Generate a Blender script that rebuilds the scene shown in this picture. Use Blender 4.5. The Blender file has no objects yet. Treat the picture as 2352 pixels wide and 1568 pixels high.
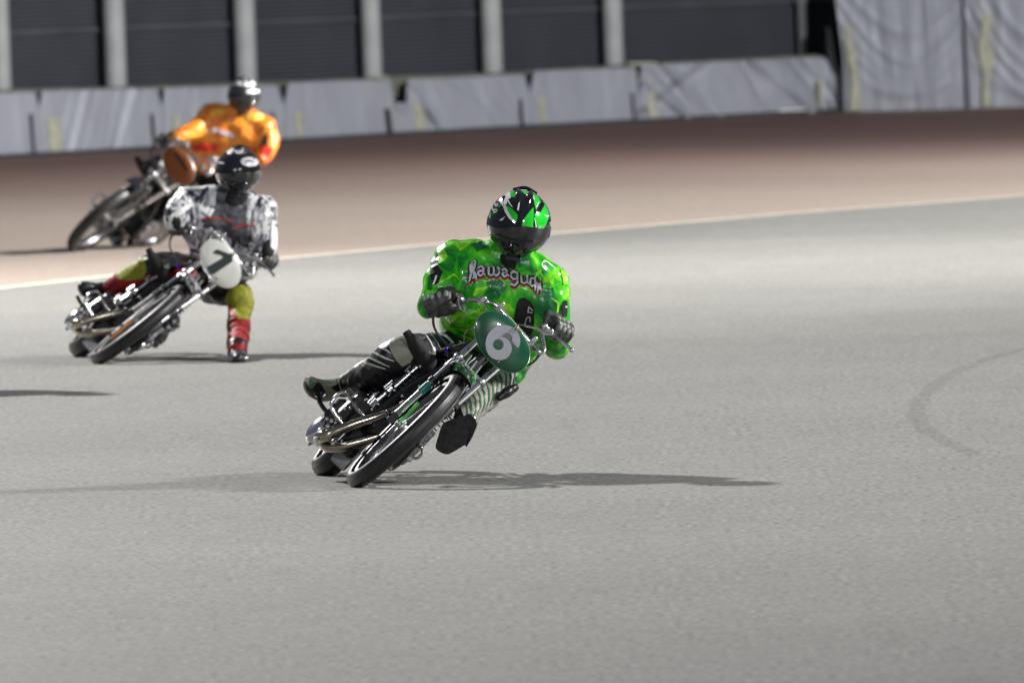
import bpy, bmesh, math, random
from mathutils import Vector, Matrix, noise
from mathutils.bvhtree import BVHTree
from mathutils.geometry import tessellate_polygon
random.seed(7)
R = math.radians
sc = bpy.context.scene
COL = sc.collection

# ------------------------------------------------------------------ camera
H = 2.33                      # camera height, m
F = 25950.0                   # focal length in units of 1/2352 of the picture width
PITCH, ROLL = R(1.958), R(2.0)
cam_d = bpy.data.cameras.new('camera'); cam = bpy.data.objects.new('camera', cam_d); COL.objects.link(cam)
sc.camera = cam
cam_d.sensor_width = 36; cam_d.lens = 36*F/2352
cam_d.clip_start = 0.5; cam_d.clip_end = 1500
FWD = Vector((0, math.cos(PITCH), -math.sin(PITCH)))
up0 = Vector((0, math.sin(PITCH), math.cos(PITCH)))
rt0 = Vector((1, 0, 0))
# world up points to the upper left of the picture
RIGHT = rt0*math.cos(ROLL) + up0*(-math.sin(ROLL))
UP = up0*math.cos(ROLL) + rt0*math.sin(ROLL)
CAM = Vector((0, 0, H))
cam.matrix_world = Matrix.Translation(CAM) @ Matrix((RIGHT, UP, -FWD)).transposed().to_4x4()
cam_d.dof.use_dof = True; cam_d.dof.focus_distance = 50.2; cam_d.dof.aperture_fstop = 7.6

# ------------------------------------------------------------------ night sky
w = bpy.data.worlds.new('World'); sc.world = w; w.use_nodes = True
nt = w.node_tree; bg = nt.nodes['Background']
bg.inputs[0].default_value = (0.62, 0.70, 0.86, 1); bg.inputs[1].default_value = 0.16
sc.view_settings.view_transform = 'Standard'; sc.view_settings.look = 'None'
sc.view_settings.gamma = 1; sc.view_settings.exposure = 0.0

# ------------------------------------------------------------------ floodlights
def flood(loc, aim, watt, size, col, angle=70, blend=0.5):
    l = bpy.data.lights.new('floodlight', 'SPOT'); o = bpy.data.objects.new('floodlight', l); COL.objects.link(o)
    o.location = loc; l.energy = watt; l.shadow_soft_size = size; l.color = col
    l.spot_size = R(angle); l.spot_blend = blend
    o.rotation_euler = (Vector(aim)-Vector(loc)).to_track_quat('-Z', 'Y').to_euler()
    return o
flood((-31, 104, 40.5), (0, 60, 0), 320000, 1.25, (1, .97, .93), 60, .8)      # back left mast: long shadows to the right
flood((45, 86, 25), (3, 96, 0), 500000, 1.5, (1, .98, .94), 72, 1)        # back right mast: bright far bend
flood((38, 50, 20), (0, 54, 0), 110000, 1.8, (1, .98, .95), 60, 1)            # right of the track
flood((26, 82, 14), (4, 151, 1), 200000, 1.0, (.95, .97, 1), 46, .9)      # lamp turned on the far wall
flood((-18, 8, 15), (0, 50, 0), 10000, 1.2, (.95, .98, 1), 50, 1)          # unseen near left fill lamp, added to brighten the riders' fronts
flood((22, -12, 20), (0, 36, 0), 42000, 1.5, (.98, .98, 1), 50, 1)         # unseen near right fill lamp, added for the fronts and the foreground

# ------------------------------------------------------------------ pixel helpers
def ray(px, py):
    return FWD + RIGHT*((px-1176)/F) + UP*((784-py)/F)
def W(px, py, D):
    return CAM + ray(px, py)*D
def ground(px, py, z=0.0):
    r = ray(px, py); t = (z-CAM.z)/r.z
    return CAM + r*t
def gdepth(px, py):
    r = ray(px, py); return -CAM.z/r.z
def c1(x, y): return (918.7+.29296*x, 401.9+.29296*y)
def c2(x, y): return (660.3+.29296*x, 689+.29296*y)
def c3(x, y): return (918.7+.25634*x, 746.5+.25634*y)
def c4(x, y): return (143.55+.29296*x, 160.8+.29296*y)
def c5(x, y): return (160.8+.23805*x, 488+.23805*y)
def c6(x, y): return (333+.21972*x, 310+.21972*y)
def c7(x, y): return (1108.2+.11718*x, 424.9+.11718*y)
def c8(x, y): return (1062.3+.10984*x, 585.7+.10984*y)
def c9(x, y): return (689+.14648*x, 838.3+.14648*y)
def c10(x, y): return (1182.9+.10254*x, 677.6+.10254*y)
def c11(x, y): return (953.2+.10984*x, 654.6+.10984*y)

# ------------------------------------------------------------------ materials
MATS = {}
def nodes(name):
    m = bpy.data.materials.new(name); m.use_nodes = True
    n = m.node_tree.nodes; l = m.node_tree.links
    return m, n, l, n['Principled BSDF']
def mat(name, col, rough=.5, metal=0, var=.15, scale=12, bump=0, bscale=60, coat=0, spec=.5, stretch=None):
    if name in MATS: return MATS[name]
    m, n, l, p = nodes(name)
    tc = n.new('ShaderNodeTexCoord'); mp = n.new('ShaderNodeMapping'); l.new(tc.outputs['Object'], mp.inputs[0])
    if stretch: mp.inputs['Scale'].default_value = stretch
    nz = n.new('ShaderNodeTexNoise'); nz.inputs['Scale'].default_value = scale; nz.inputs['Detail'].default_value = 5
    l.new(mp.outputs[0], nz.inputs[0])
    cr = n.new('ShaderNodeValToRGB'); cr.color_ramp.elements[0].position = .3; cr.color_ramp.elements[1].position = .7
    cr.color_ramp.elements[0].color = (*[c*(1-var) for c in col], 1); cr.color_ramp.elements[1].color = (*[min(1, c*(1+var)) for c in col], 1)
    l.new(nz.outputs[0], cr.inputs[0]); l.new(cr.outputs[0], p.inputs['Base Color'])
    p.inputs['Metallic'].default_value = metal; p.inputs['Roughness'].default_value = rough
    p.inputs['Coat Weight'].default_value = coat; p.inputs['Specular IOR Level'].default_value = spec
    mr = n.new('ShaderNodeMapRange'); mr.inputs[3].default_value = rough*.8; mr.inputs[4].default_value = min(1, rough*1.2)
    l.new(nz.outputs[0], mr.inputs[0]); l.new(mr.outputs[0], p.inputs['Roughness'])
    if bump:
        nb = n.new('ShaderNodeTexNoise'); nb.inputs['Scale'].default_value = bscale; nb.inputs['Detail'].default_value = 4
        l.new(mp.outputs[0], nb.inputs[0])
        b = n.new('ShaderNodeBump'); b.inputs['Strength'].default_value = 1; b.inputs['Distance'].default_value = bump
        l.new(nb.outputs[0], b.inputs['Height']); l.new(b.outputs[0], p.inputs['Normal'])
    MATS[name] = m; return m
def ramp_mat(name, stops, rough, scale, distort=1.5, stretch=(1, 1, 1), bump=.01, bscale=9, sheen=0, coat=0, vor=0, spec=.5):
    """cloth with a printed swirl of several colours and soft creases"""
    m, n, l, p = nodes(name)
    tc = n.new('ShaderNodeTexCoord'); mp = n.new('ShaderNodeMapping'); l.new(tc.outputs['Object'], mp.inputs[0])
    mp.inputs['Scale'].default_value = stretch
    nz = n.new('ShaderNodeTexNoise'); nz.inputs['Scale'].default_value = scale; nz.inputs['Detail'].default_value = 3
    nz.inputs['Distortion'].default_value = distort; l.new(mp.outputs[0], nz.inputs[0])
    cr = n.new('ShaderNodeValToRGB'); e = cr.color_ramp.elements
    while len(e) < len(stops): e.new(.5)
    for q, (pos, c) in zip(e, stops): q.position = pos; q.color = (*c, 1)
    src = nz.outputs[0]
    if vor:
        v = n.new('ShaderNodeTexVoronoi'); v.inputs['Scale'].default_value = scale*1.6
        ad = n.new('ShaderNodeVectorMath'); ad.operation = 'ADD'
        sc_ = n.new('ShaderNodeVectorMath'); sc_.operation = 'SCALE'; sc_.inputs['Scale'].default_value = .12
        l.new(nz.outputs[1], sc_.inputs[0]); l.new(mp.outputs[0], ad.inputs[0]); l.new(sc_.outputs[0], ad.inputs[1]); l.new(ad.outputs[0], v.inputs['Vector'])
        mx = n.new('ShaderNodeMix'); mx.data_type = 'FLOAT'; mx.inputs[0].default_value = vor
        sep = n.new('ShaderNodeSeparateColor'); l.new(v.outputs['Color'], sep.inputs[0])
        l.new(nz.outputs[0], mx.inputs[2]); l.new(sep.outputs[0], mx.inputs[3]); src = mx.outputs[0]
    l.new(src, cr.inputs[0]); l.new(cr.outputs[0], p.inputs['Base Color'])
    p.inputs['Roughness'].default_value = rough; p.inputs['Sheen Weight'].default_value = sheen
    p.inputs['Coat Weight'].default_value = coat; p.inputs['Specular IOR Level'].default_value = spec
    nb = n.new('ShaderNodeTexNoise'); nb.inputs['Scale'].default_value = bscale; nb.inputs['Detail'].default_value = 2.5; nb.inputs['Distortion'].default_value = 1.2; nb.noise_type = 'RIDGED_MULTIFRACTAL' if 'jersey' in name else 'FBM'
    l.new(tc.outputs['Object'], nb.inputs[0])
    b = n.new('ShaderNodeBump'); b.inputs['Distance'].default_value = bump; l.new(nb.outputs[0], b.inputs['Height']); l.new(b.outputs[0], p.inputs['Normal'])
    return m

M = dict(
    chrome=mat('chrome', (.78, .77, .80), .17, 1, .05, 30, .0006, 40),
    steel=mat('brushed_steel', (.55, .55, .56), .28, 1, .15, 40, .0006, 90),
    pipe=mat('heat_stained_steel', (.40, .36, .29), .2, 1, .35, 9, .0004, 30),
    alu=mat('cast_aluminium', (.42, .42, .43), .38, 1, .2, 30, .001, 120),
    black_metal=mat('black_metal', (.012, .012, .013), .3, 0, .4, 20, .0008, 60, coat=.5),
    rubber=mat('rubber', (.018, .018, .019), .48, 0, .3, 30, .0006, 150),
    tyre=mat('tyre_rubber', (.013, .013, .014), .45, 0, .35, 40, .0008, 90),
    leather=mat('black_leather', (.010, .010, .012), .38, 0, .4, 18, .004, 22, spec=.4),
    bodysuit=mat('black_cloth', (.008, .008, .009), .8, 0, .3, 20, .002, 60),
    gloss_black=mat('gloss_black', (.006, .006, .008), .07, 0, .3, 8, coat=1),
    visor=mat('smoked_visor', (.005, .005, .007), .14, 0, .3, 6, coat=.8, spec=.5),
    gloss_green=mat('gloss_green', (.015, .55, .03), .12, 0, .25, 10, coat=1),
    deep_green=mat('deep_green_paint', (.002, .022, .006), .2, 0, .2, 10, coat=.4),
    plate_green=mat('green_plate_enamel', (.0, .075, .028), .3, 0, .14, 9, coat=.5),
    plate_white=mat('white_plate_enamel', (.60, .61, .56), .35, 0, .06, 9, coat=.4),
    plate_orange=mat('orange_plate_enamel', (.20, .055, .006), .5, 0, .1, 9),
    plate_black=mat('black_plate_enamel', (.02, .02, .022), .35, 0, .06, 9),
    digit_grey=mat('grey_film', (.33, .33, .37), .5, 0, .06, 30),
    digit_dark=mat('dark_green_film', (.004, .016, .014), .5, 0, .1, 30),
    white=mat('white_print', (.75, .75, .75), .4, 0, .1, 30),
    white_gloss=mat('white_gloss', (.8, .8, .8), .12, 0, .05, 30, coat=1),
    greywhite=mat('greywhite_print', (.46, .45, .49), .42, 0, .3, 40),
    red=mat('red_print', (.55, .015, .01), .4, 0, .3, 40),
    red_leather=mat('red_leather', (.26, .010, .013), .6, 0, .2, 22, .004, 22, spec=.3),
    yellow_leather=mat('yellow_leather', (.21, .21, .012), .6, 0, .2, 22, .004, 22, spec=.3),
    pale_leather=mat('pale_grey_leather', (.26, .26, .21), .5, 0, .15, 22, .003, 24),
    stripe_leather=mat('pale_stripe', (.44, .46, .40), .5, 0, .2, 30),
    green_stripe=mat('green_stripe', (.01, .085, .035), .5, 0, .2, 30),
    olive=mat('olive_grey_leather', (.19, .19, .13), .45, 0, .2, 20, .002, 30),
    teal=mat('teal_sleeve', (.0, .16, .14), .3, 0, .1, 20),
    lime=mat('lime_paint', (.05, .6, .06), .15, 0, .1, 20, coat=1),
    orange=mat('orange_paint', (.75, .28, .02), .3, 0, .1, 20, coat=.5),
    purple=mat('purple_highlight', (.10, .03, .5), .2, .8, .1, 20),
    sole=mat('black_sole', (.005, .005, .005), .45, 0, .5, 25, .003, 30, spec=.3),
    rim=mat('rim_steel', (.13, .13, .14), .38, 1, .2, 40),
    spoke=mat('spoke_steel', (.28, .28, .29), .3, 1, .1, 30),
    glove=mat('dark_glove_leather', (.06, .06, .055), .42, 0, .5, 60, .003, 60),
    glove_pad=mat('glove_padding', (.30, .31, .28), .4, 0, .3, 60, .001, 90),
)
M['jersey_green'] = ramp_mat('green_marbled_jersey', [(.0, (.002, .10, .012)), (.34, (.004, .18, .018)), (.42, (.018, .38, .010)), (.50, (.05, .55, .008)), (.56, (.13, .68, .01)), (.62, (.26, .80, .02)), (.68, (.50, .88, .12)), (.72, (.03, .42, .02)), (1, (.10, .62, .01))],
    .28, 5.5, 2.2, (1, 1, .8), .022, 5, coat=.22, vor=.15)
M['jersey_white'] = ramp_mat('white_and_black_jersey', [(.0, (.015, .015, .02)), (.40, (.03, .03, .04)), (.46, (.10, .10, .13)), (.50, (.65, .65, .68)), (.56, (.8, .8, .82)), (.60, (.08, .08, .10)), (.68, (.7, .7, .72)), (1, (.8, .8, .82))],
    .38, 6, 2.8, (1, 1, .6), .014, 5, coat=.1)
M['jersey_orange'] = ramp_mat('orange_flame_jersey', [(.0, (.50, .03, .01)), (.36, (.62, .08, .01)), (.45, (.66, .19, .012)), (.56, (.70, .24, .015)), (.68, (.76, .34, .03)), (1, (.62, .18, .01))],
    .42, 6, 1.5, (1, 1, 1.6), .014, 5, coat=.1)
M['trouser_orange'] = ramp_mat('orange_brown_leather', [(0, (.30, .08, .01)), (.5, (.42, .13, .01)), (1, (.2, .04, .01))], .4, 5, 1, (1, 1, 1), .01, 10)
M['tarp'] = ramp_mat('grey_tarpaulin', [(.0, (.24, .242, .268)), (.45, (.30, .303, .33)), (.6, (.33, .333, .36)), (1, (.39, .393, .42))], .5, 2.2, .6, (1, 1, .5), .01, 6)
M['foam'] = mat('yellowed_foam', (.40, .39, .29), .8, 0, .2, 10, .01, 14)
M['dark'] = mat('dark_strap', (.02, .022, .026), .7, 0, .3, 10)
M['cap'] = mat('dull_cap_rail', (.14, .14, .11), .7, 0, .25, 3)
M['column'] = mat('pale_painted_column', (.30, .30, .29), .6, 0, .18, 2.2, .002, 10)
M['facade'] = mat('dark_slate_cladding', (.036, .037, .045), .75, 0, .14, .8, .01, 3)
M['facade2'] = mat('dark_slat', (.056, .058, .067), .65, 0, .18, 1.1)
M['facade3'] = mat('dull_rail', (.09, .093, .098), .6, 0, .2, 1.1)

def ground_mat(name, c_lo, c_hi, rough, fine=60, extra=None, bump=.003):
    m, n, l, p = nodes(name)
    tc = n.new('ShaderNodeTexCoord')
    big = n.new('ShaderNodeTexNoise'); big.inputs['Scale'].default_value = .35; big.inputs['Detail'].default_value = 3
    mid = n.new('ShaderNodeTexNoise'); mid.inputs['Scale'].default_value = 6; mid.inputs['Detail'].default_value = 4
    fin = n.new('ShaderNodeTexNoise'); fin.inputs['Scale'].default_value = fine; fin.inputs['Detail'].default_value = 5
    for q in (big, mid, fin): l.new(tc.outputs['Object'], q.inputs[0])
    a = n.new('ShaderNodeMath'); a.operation = 'MULTIPLY_ADD'; a.inputs[1].default_value = .80
    b = n.new('ShaderNodeMath'); b.operation = 'MULTIPLY_ADD'; b.inputs[1].default_value = .16
    s = n.new('ShaderNodeMath'); s.operation = 'MULTIPLY'; s.inputs[1].default_value = .10
    l.new(big.outputs[0], s.inputs[0]); l.new(mid.outputs[0], b.inputs[0]); l.new(s.outputs[0], b.inputs[2])
    l.new(fin.outputs[0], a.inputs[0]); l.new(b.outputs[0], a.inputs[2])
    cr = n.new('ShaderNodeValToRGB'); cr.color_ramp.elements[0].position = .36; cr.color_ramp.elements[1].position = .68
    cr.color_ramp.elements[0].color = (*c_lo, 1); cr.color_ramp.elements[1].color = (*c_hi, 1)
    l.new(a.outputs[0], cr.inputs[0])
    out = cr.outputs[0]
    if extra: out = extra(n, l, tc, out)
    l.new(out, p.inputs['Base Color']); p.inputs['Roughness'].default_value = rough
    bm_ = n.new('ShaderNodeBump'); bm_.inputs['Distance'].default_value = bump; l.new(fin.outputs[0], bm_.inputs['Height']); l.new(bm_.outputs[0], p.inputs['Normal'])
    return m
M['asphalt'] = ground_mat('grey_asphalt', (.060, .059, .055), (.262, .260, .245), .60, 34)
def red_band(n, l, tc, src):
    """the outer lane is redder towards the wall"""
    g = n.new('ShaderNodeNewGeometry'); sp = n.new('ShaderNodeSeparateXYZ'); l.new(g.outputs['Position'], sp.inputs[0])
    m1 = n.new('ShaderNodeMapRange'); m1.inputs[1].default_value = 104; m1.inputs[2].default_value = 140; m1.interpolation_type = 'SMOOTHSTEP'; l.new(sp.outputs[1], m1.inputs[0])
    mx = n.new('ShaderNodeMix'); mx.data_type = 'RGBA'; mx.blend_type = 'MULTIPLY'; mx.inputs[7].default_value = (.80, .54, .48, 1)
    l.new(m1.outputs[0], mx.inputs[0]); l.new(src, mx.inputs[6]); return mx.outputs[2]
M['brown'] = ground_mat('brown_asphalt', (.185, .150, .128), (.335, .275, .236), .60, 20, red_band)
M['dirt'] = ground_mat('dark_ground', (.04, .04, .038), (.07, .068, .062), .9, 20)
M['line'] = mat('worn_white_line', (.52, .485, .41), .7, 0, .2, 5)

# ------------------------------------------------------------------ mesh helpers
def link(name, me, m, parent=None, smooth=True):
    o = bpy.data.objects.new(name, me); COL.objects.link(o)
    if m is not None:
        me.materials.clear(); me.materials.append(m)
    if parent is not None: o.parent = parent
    if smooth and len(me.polygons): me.polygons.foreach_set('use_smooth', [True]*len(me.polygons))
    return o
def pyd(vs, fs, name='m'):
    me = bpy.data.meshes.new(name); me.from_pydata([tuple(v) for v in vs], [], fs); me.update(); return me
class MB:
    def __init__(s): s.v = []; s.f = []
    def add(s, vs, fs):
        b = len(s.v); s.v += [Vector(v) for v in vs]; s.f += [tuple(i+b for i in f) for f in fs]; return s
    def box(s, c, sx, sy, sz, X=Vector((1, 0, 0)), Y=Vector((0, 1, 0)), Z=Vector((0, 0, 1)), bev=.12):
        """box with chamfered edges: 24 vertices"""
        c = Vector(c); vs = []; hx, hy, hz = sx/2, sy/2, sz/2; b = bev*min(sx, sy, sz)
        for i in (-1, 1):
            for j in (-1, 1):
                for k in (-1, 1):
                    vs += [c+X*i*(hx-b)+Y*j*(hy-b)+Z*k*hz, c+X*i*(hx-b)+Y*j*hy+Z*k*(hz-b), c+X*i*hx+Y*j*(hy-b)+Z*k*(hz-b)]
        bm = bmesh.new(); [bm.verts.new(v) for v in vs]
        bmesh.ops.convex_hull(bm, input=bm.verts); bm.verts.index_update()
        V = [v.co.copy() for v in bm.verts]; Fs = [tuple(v.index for v in f.verts) for f in bm.faces]; bm.free()
        return s.add(V, Fs)
    def tube(s, pts, rad, seg=8, sub=4):
        P, Rr = smooth_path(pts, rad, sub)
        rings = []; prev = None
        for i, p in enumerate(P):
            t = (P[min(i+1, len(P)-1)]-P[max(i-1, 0)]).normalized()
            if prev is None:
                a = t.orthogonal().normalized()
            else:
                a = (prev-t*prev.dot(t)); a = a.normalized() if a.length > 1e-6 else t.orthogonal().normalized()
            prev = a; bvec = t.cross(a)
            rings.append([p+(a*math.cos(2*math.pi*k/seg)+bvec*math.sin(2*math.pi*k/seg))*Rr[i] for k in range(seg)])
        vs = [v for r in rings for v in r]; fs = []
        for i in range(len(rings)-1):
            for k in range(seg):
                fs.append((i*seg+k, i*seg+(k+1) % seg, (i+1)*seg+(k+1) % seg, (i+1)*seg+k))
        fs.append(tuple(range(seg))[::-1]); fs.append(tuple((len(rings)-1)*seg+k for k in range(seg)))
        return s.add(vs, fs)
    def ell(s, c, rx, ry, rz, X=Vector((1, 0, 0)), Y=Vector((0, 1, 0)), Z=Vector((0, 0, 1)), nu=14, nv=8):
        c = Vector(c); vs = [c+Z*rz]; fs = []
        for j in range(1, nv):
            th = math.pi*j/nv
            for i in range(nu):
                ph = 2*math.pi*i/nu
                vs.append(c+X*rx*math.sin(th)*math.cos(ph)+Y*ry*math.sin(th)*math.sin(ph)+Z*rz*math.cos(th))
        vs.append(c-Z*rz); n = len(vs)-1
        for i in range(nu):
            fs.append((0, 1+i, 1+(i+1) % nu)); fs.append((n, 1+(nv-2)*nu+(i+1) % nu, 1+(nv-2)*nu+i))
            for j in range(nv-2):
                a = 1+j*nu; b = a+nu; fs.append((a+i, b+i, b+(i+1) % nu, a+(i+1) % nu))
        return s.add(vs, fs)
    def lathe(s, prof, c, U, Wd, N, seg=48, a0=0, a1=2*math.pi, closed=False):
        c = Vector(c); full = abs(a1-a0-2*math.pi) < 1e-6; n = len(prof); st = seg if full else seg+1; vs = []; fs = []
        for i in range(st):
            a = a0+(a1-a0)*i/seg; d = U*math.cos(a)+Wd*math.sin(a)
            vs += [c+d*r+N*q for r, q in prof]
        for i in range(seg):
            j = (i+1) % st
            for k in range(n if closed else n-1):
                k2 = (k+1) % n; fs.append((i*n+k, i*n+k2, j*n+k2, j*n+k))
        return s.add(vs, fs)
    def prism(s, poly, off):
        """polygon (3-D points) extruded by vector off"""
        n = len(poly); vs = [Vector(p) for p in poly]+[Vector(p)+off for p in poly]
        fs = [tuple(range(n)), tuple(range(2*n-1, n-1, -1))]+[(i, i+n, (i+1) % n+n, (i+1) % n) for i in range(n)]
        return s.add(vs, fs)
    def mesh(s, name='m'):
        me = pyd(s.v, s.f, name); bm = bmesh.new(); bm.from_mesh(me); bmesh.ops.recalc_face_normals(bm, faces=bm.faces); bm.to_mesh(me); bm.free(); return me
    def build(s, name, m, parent=None, sharp=None):
        me = s.mesh(name); o = link(name, me, m, parent)
        me.set_sharp_from_angle(angle=R(sharp or 40))
        return o
def smooth_path(pts, rad, sub=4):
    P = [Vector(p) for p in pts]; Rr = list(rad) if hasattr(rad, '__len__') else [rad]*len(P)
    if len(P) < 3 or sub <= 1:
        return P, Rr
    out = []; ro = []
    for i in range(len(P)-1):
        a, b, c, d = P[max(i-1, 0)], P[i], P[i+1], P[min(i+2, len(P)-1)]
        for k in range(sub):
            t = k/sub
            out.append(.5*((2*b)+(c-a)*t+(2*a-5*b+4*c-d)*t*t+(3*b-a-3*c+d)*t**3)); ro.append(Rr[i]*(1-t)+Rr[i+1]*t)
    out.append(P[-1]); ro.append(Rr[-1]); return out, ro

_ico = None
def ico():
    global _ico
    if _ico is None:
        bm = bmesh.new(); bmesh.ops.create_icosphere(bm, subdivisions=2, radius=1)
        bm.verts.index_update(); _ico = ([v.co.copy() for v in bm.verts], [tuple(v.index for v in f.verts) for f in bm.faces]); bm.free()
    return _ico
def blob(chains, sheets=(), voxel=.012, wr=.0, wscale=8, smooth=2, seed=0):
    """one continuous surface over chains of balls. chain = ([points],[radii]); sheet = rows of (left, right, radius)"""
    V, Fc = ico(); vs = []; fs = []
    def ball(c, r):
        b = len(vs); vs.extend([tuple(c+v*r) for v in V]); fs.extend([tuple(i+b for i in f) for f in Fc])
    for pts, rad in chains:
        P, Rr = smooth_path(pts, rad, 4)
        if len(P) == 1: ball(P[0], Rr[0]); continue
        for i in range(len(P)-1):
            n = max(1, int((P[i+1]-P[i]).length/(min(Rr[i], Rr[i+1])*.22))+1)
            for k in range(n): ball(P[i].lerp(P[i+1], k/n), Rr[i]*(1-k/n)+Rr[i+1]*k/n)
        ball(P[-1], Rr[-1])
    for rows in sheets:
        L, rl = smooth_path([r[0] for r in rows], [r[2] for r in rows], 4); Q, _ = smooth_path([r[1] for r in rows], [r[2] for r in rows], 4)
        for a, b, r in zip(L, Q, rl):
            n = max(1, int((b-a).length/(r*.28)))
            for k in range(n+1): ball(a.lerp(b, k/n), r)
    me = pyd(vs, fs); o = bpy.data.objects.new('tmp', me); COL.objects.link(o)
    md = o.modifiers.new('r', 'REMESH'); md.mode = 'VOXEL'; md.voxel_size = voxel
    sm = o.modifiers.new('s', 'SMOOTH'); sm.iterations = smooth*3; sm.factor = .5
    dg = bpy.context.evaluated_depsgraph_get(); out = bpy.data.meshes.new_from_object(o.evaluated_get(dg))
    bpy.data.objects.remove(o)
    if wr:
        nr = [v.normal.copy() for v in out.vertices]
        for v, nn in zip(out.vertices, nr):
            q = v.co*wscale+Vector((seed, 0, 0))
            a = noise.noise(Vector((q.x, q.y, q.z*.8))); b_ = 1-abs(noise.noise(q*1.7+Vector((9, 3, 1))))*2
            v.co += nn*(a*wr+b_*wr*.45)
        out.update()
    return out

# ------------------------------------------------------------------ surface print (thin pieces laid on a surface)
def bvh_of(me, off=Vector((0, 0, 0))):
    return BVHTree.FromPolygons([v.co+off for v in me.vertices], [tuple(p.vertices) for p in me.polygons])
def lay(uv, faces, bvh, off, eps):
    hit = []
    for x, y in uv:
        d = ray(x, y).normalized(); h = bvh.ray_cast(CAM, d)
        if h[0] is None: hit.append(None)
        else:
            nn = h[1]; nn = -nn if nn.dot(d) > 0 else nn
            hit.append(h[0]+nn*eps-d*eps*.5-off)
    keep = {}; vs = []
    for i, h in enumerate(hit):
        if h is not None: keep[i] = len(vs); vs.append(h)
    fs = []
    for f in faces:
        if all(i in keep for i in f):
            p = [vs[keep[i]] for i in f]
            if max((p[0]-q).length for q in p) < .06: fs.append(tuple(keep[i] for i in f))
    return vs, fs
def poly_uv(poly, maxlen=4):
    tri = tessellate_polygon([[Vector((x, y, 0)) for x, y in poly]])
    bm = bmesh.new(); vv = [bm.verts.new((x, y, 0)) for x, y in poly]
    for t in tri:
        try: bm.faces.new([vv[i] for i in t])
        except ValueError: pass
    for _ in range(6):
        es = [e for e in bm.edges if e.calc_length() > maxlen]
        if not es: break
        bmesh.ops.subdivide_edges(bm, edges=es, cuts=1); bmesh.ops.triangulate(bm, faces=bm.faces)
    bm.verts.index_update(); r = ([(v.co.x, v.co.y) for v in bm.verts], [tuple(v.index for v in f.verts) for f in bm.faces]); bm.free(); return r
def stroke_uv(pts, wd, maxlen=3):
    P = [Vector((x, y)) for x, y in pts]; Q = [P[0]]
    wd_l = wd if hasattr(wd, '__len__') else [wd]*len(P); Wl = [wd_l[0]]
    for i in range(len(P)-1):
        n = max(1, math.ceil((P[i+1]-P[i]).length/maxlen))
        for k in range(1, n+1): Q.append(P[i].lerp(P[i+1], k/n)); Wl.append(wd_l[i]*(1-k/n)+wd_l[i+1]*k/n)
    uv = []; fs = []
    for i, p in enumerate(Q):
        t = Q[min(i+1, len(Q)-1)]-Q[max(i-1, 0)]; t.normalize(); nn = Vector((-t.y, t.x))*Wl[i]/2
        uv += [tuple(p-nn), tuple(p), tuple(p+nn)]
        if i: b = i*3; fs += [(b-3, b-2, b+1, b), (b-2, b-1, b+2, b+1)]
    return uv, fs
def print_on(name, surf, parent, off, items, m, eps=.002, joined=False):
    """items: ('p', polygon) or ('s', points, width) in picture units; every piece is a part of its own unless joined"""
    groups = [items] if joined else [[it] for it in items]; last = None
    for gi, grp in enumerate(groups):
        vs = []; fs = []
        for it in grp:
            uv, fc = poly_uv(it[1]) if it[0] == 'p' else stroke_uv(it[1], it[2])
            v, f = lay(uv, fc, surf, off, eps+gi*.00004); b = len(vs); vs += v; fs += [tuple(i+b for i in q) for q in f]
        if fs: last = link(name, pyd(vs, fs, name), m, parent)
    return last

def thing(name, label, cat, loc, group=None, mtx=None):
    o = bpy.data.objects.new(name, None); COL.objects.link(o); o.empty_display_size = .2
    if mtx is not None: o.matrix_world = mtx
    else: o.location = loc
    o['label'] = label; o['category'] = cat
    if group: o['group'] = group
    return o
def structure(o): o['kind'] = 'structure'; return o

# ================================================================== SETTING
def sheet(name, poly, z, m):
    vs = [(x, y, z) for x, y in poly]
    return structure(link(name, pyd(vs, [tuple(range(len(vs)))]), m, smooth=False))
sheet('ground', [(-400, -60), (400, -60), (400, 700), (-400, 700)], 0-.012, M['dirt'])
line_px = [(0, 663), (240, 635), (650, 594), (1265, 538), (1800, 492), (2352, 450)]
LP = [ground(*p) for p in line_px]
def extend(pts, d0, d1):
    a = pts[0]+(pts[0]-pts[1]).normalized()*d0; b = pts[-1]+(pts[-1]-pts[-2]).normalized()*d1
    return [a]+pts+[b]
LP = extend(LP, 40, 90)
wall_px = [(0, 363), (450, 338), (900, 312), (1350, 287), (1900, 258.5), (2352, 245.5)]
WP = [ground(*p) for p in wall_px]
WPe = extend(WP, 60, 60)
def strip(name, A, B, z, m, cuts=1):
    n = len(A); vs = [(p.x, p.y, z) for p in A]+[(p.x, p.y, z) for p in B]
    return structure(link(name, pyd(vs, [(i, i+1, n+i+1, n+i) for i in range(n-1)]), m, smooth=False))
near = [Vector((p.x*1.0, -30, 0)) for p in LP]
# race track: from behind the camera to the white line
vs = [(-200, -40, 0), (200, -40, 0)]+[(p.x, p.y, 0) for p in reversed(LP)]
structure(link('race_track', pyd(vs, [tuple(range(len(vs)))]), M['asphalt'], smooth=False))
def resample(P, n):
    L = [0]
    for a, b in zip(P, P[1:]): L.append(L[-1]+(b-a).length)
    out = []
    for i in range(n):
        t = L[-1]*i/(n-1); k = 0
        while k < len(L)-2 and L[k+1] < t: k += 1
        f = (t-L[k])/(L[k+1]-L[k]) if L[k+1] > L[k] else 0; out.append(P[k].lerp(P[k+1], f))
    return out
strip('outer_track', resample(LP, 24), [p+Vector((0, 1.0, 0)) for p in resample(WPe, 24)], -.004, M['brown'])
lp2 = resample(LP, 60); A = []; B = []
for i, p in enumerate(lp2):
    t = (lp2[min(i+1, 59)]-lp2[max(i-1, 0)]).normalized(); nn = Vector((-t.y, t.x, 0)); A.append(p-nn*.075); B.append(p+nn*.085)
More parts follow.
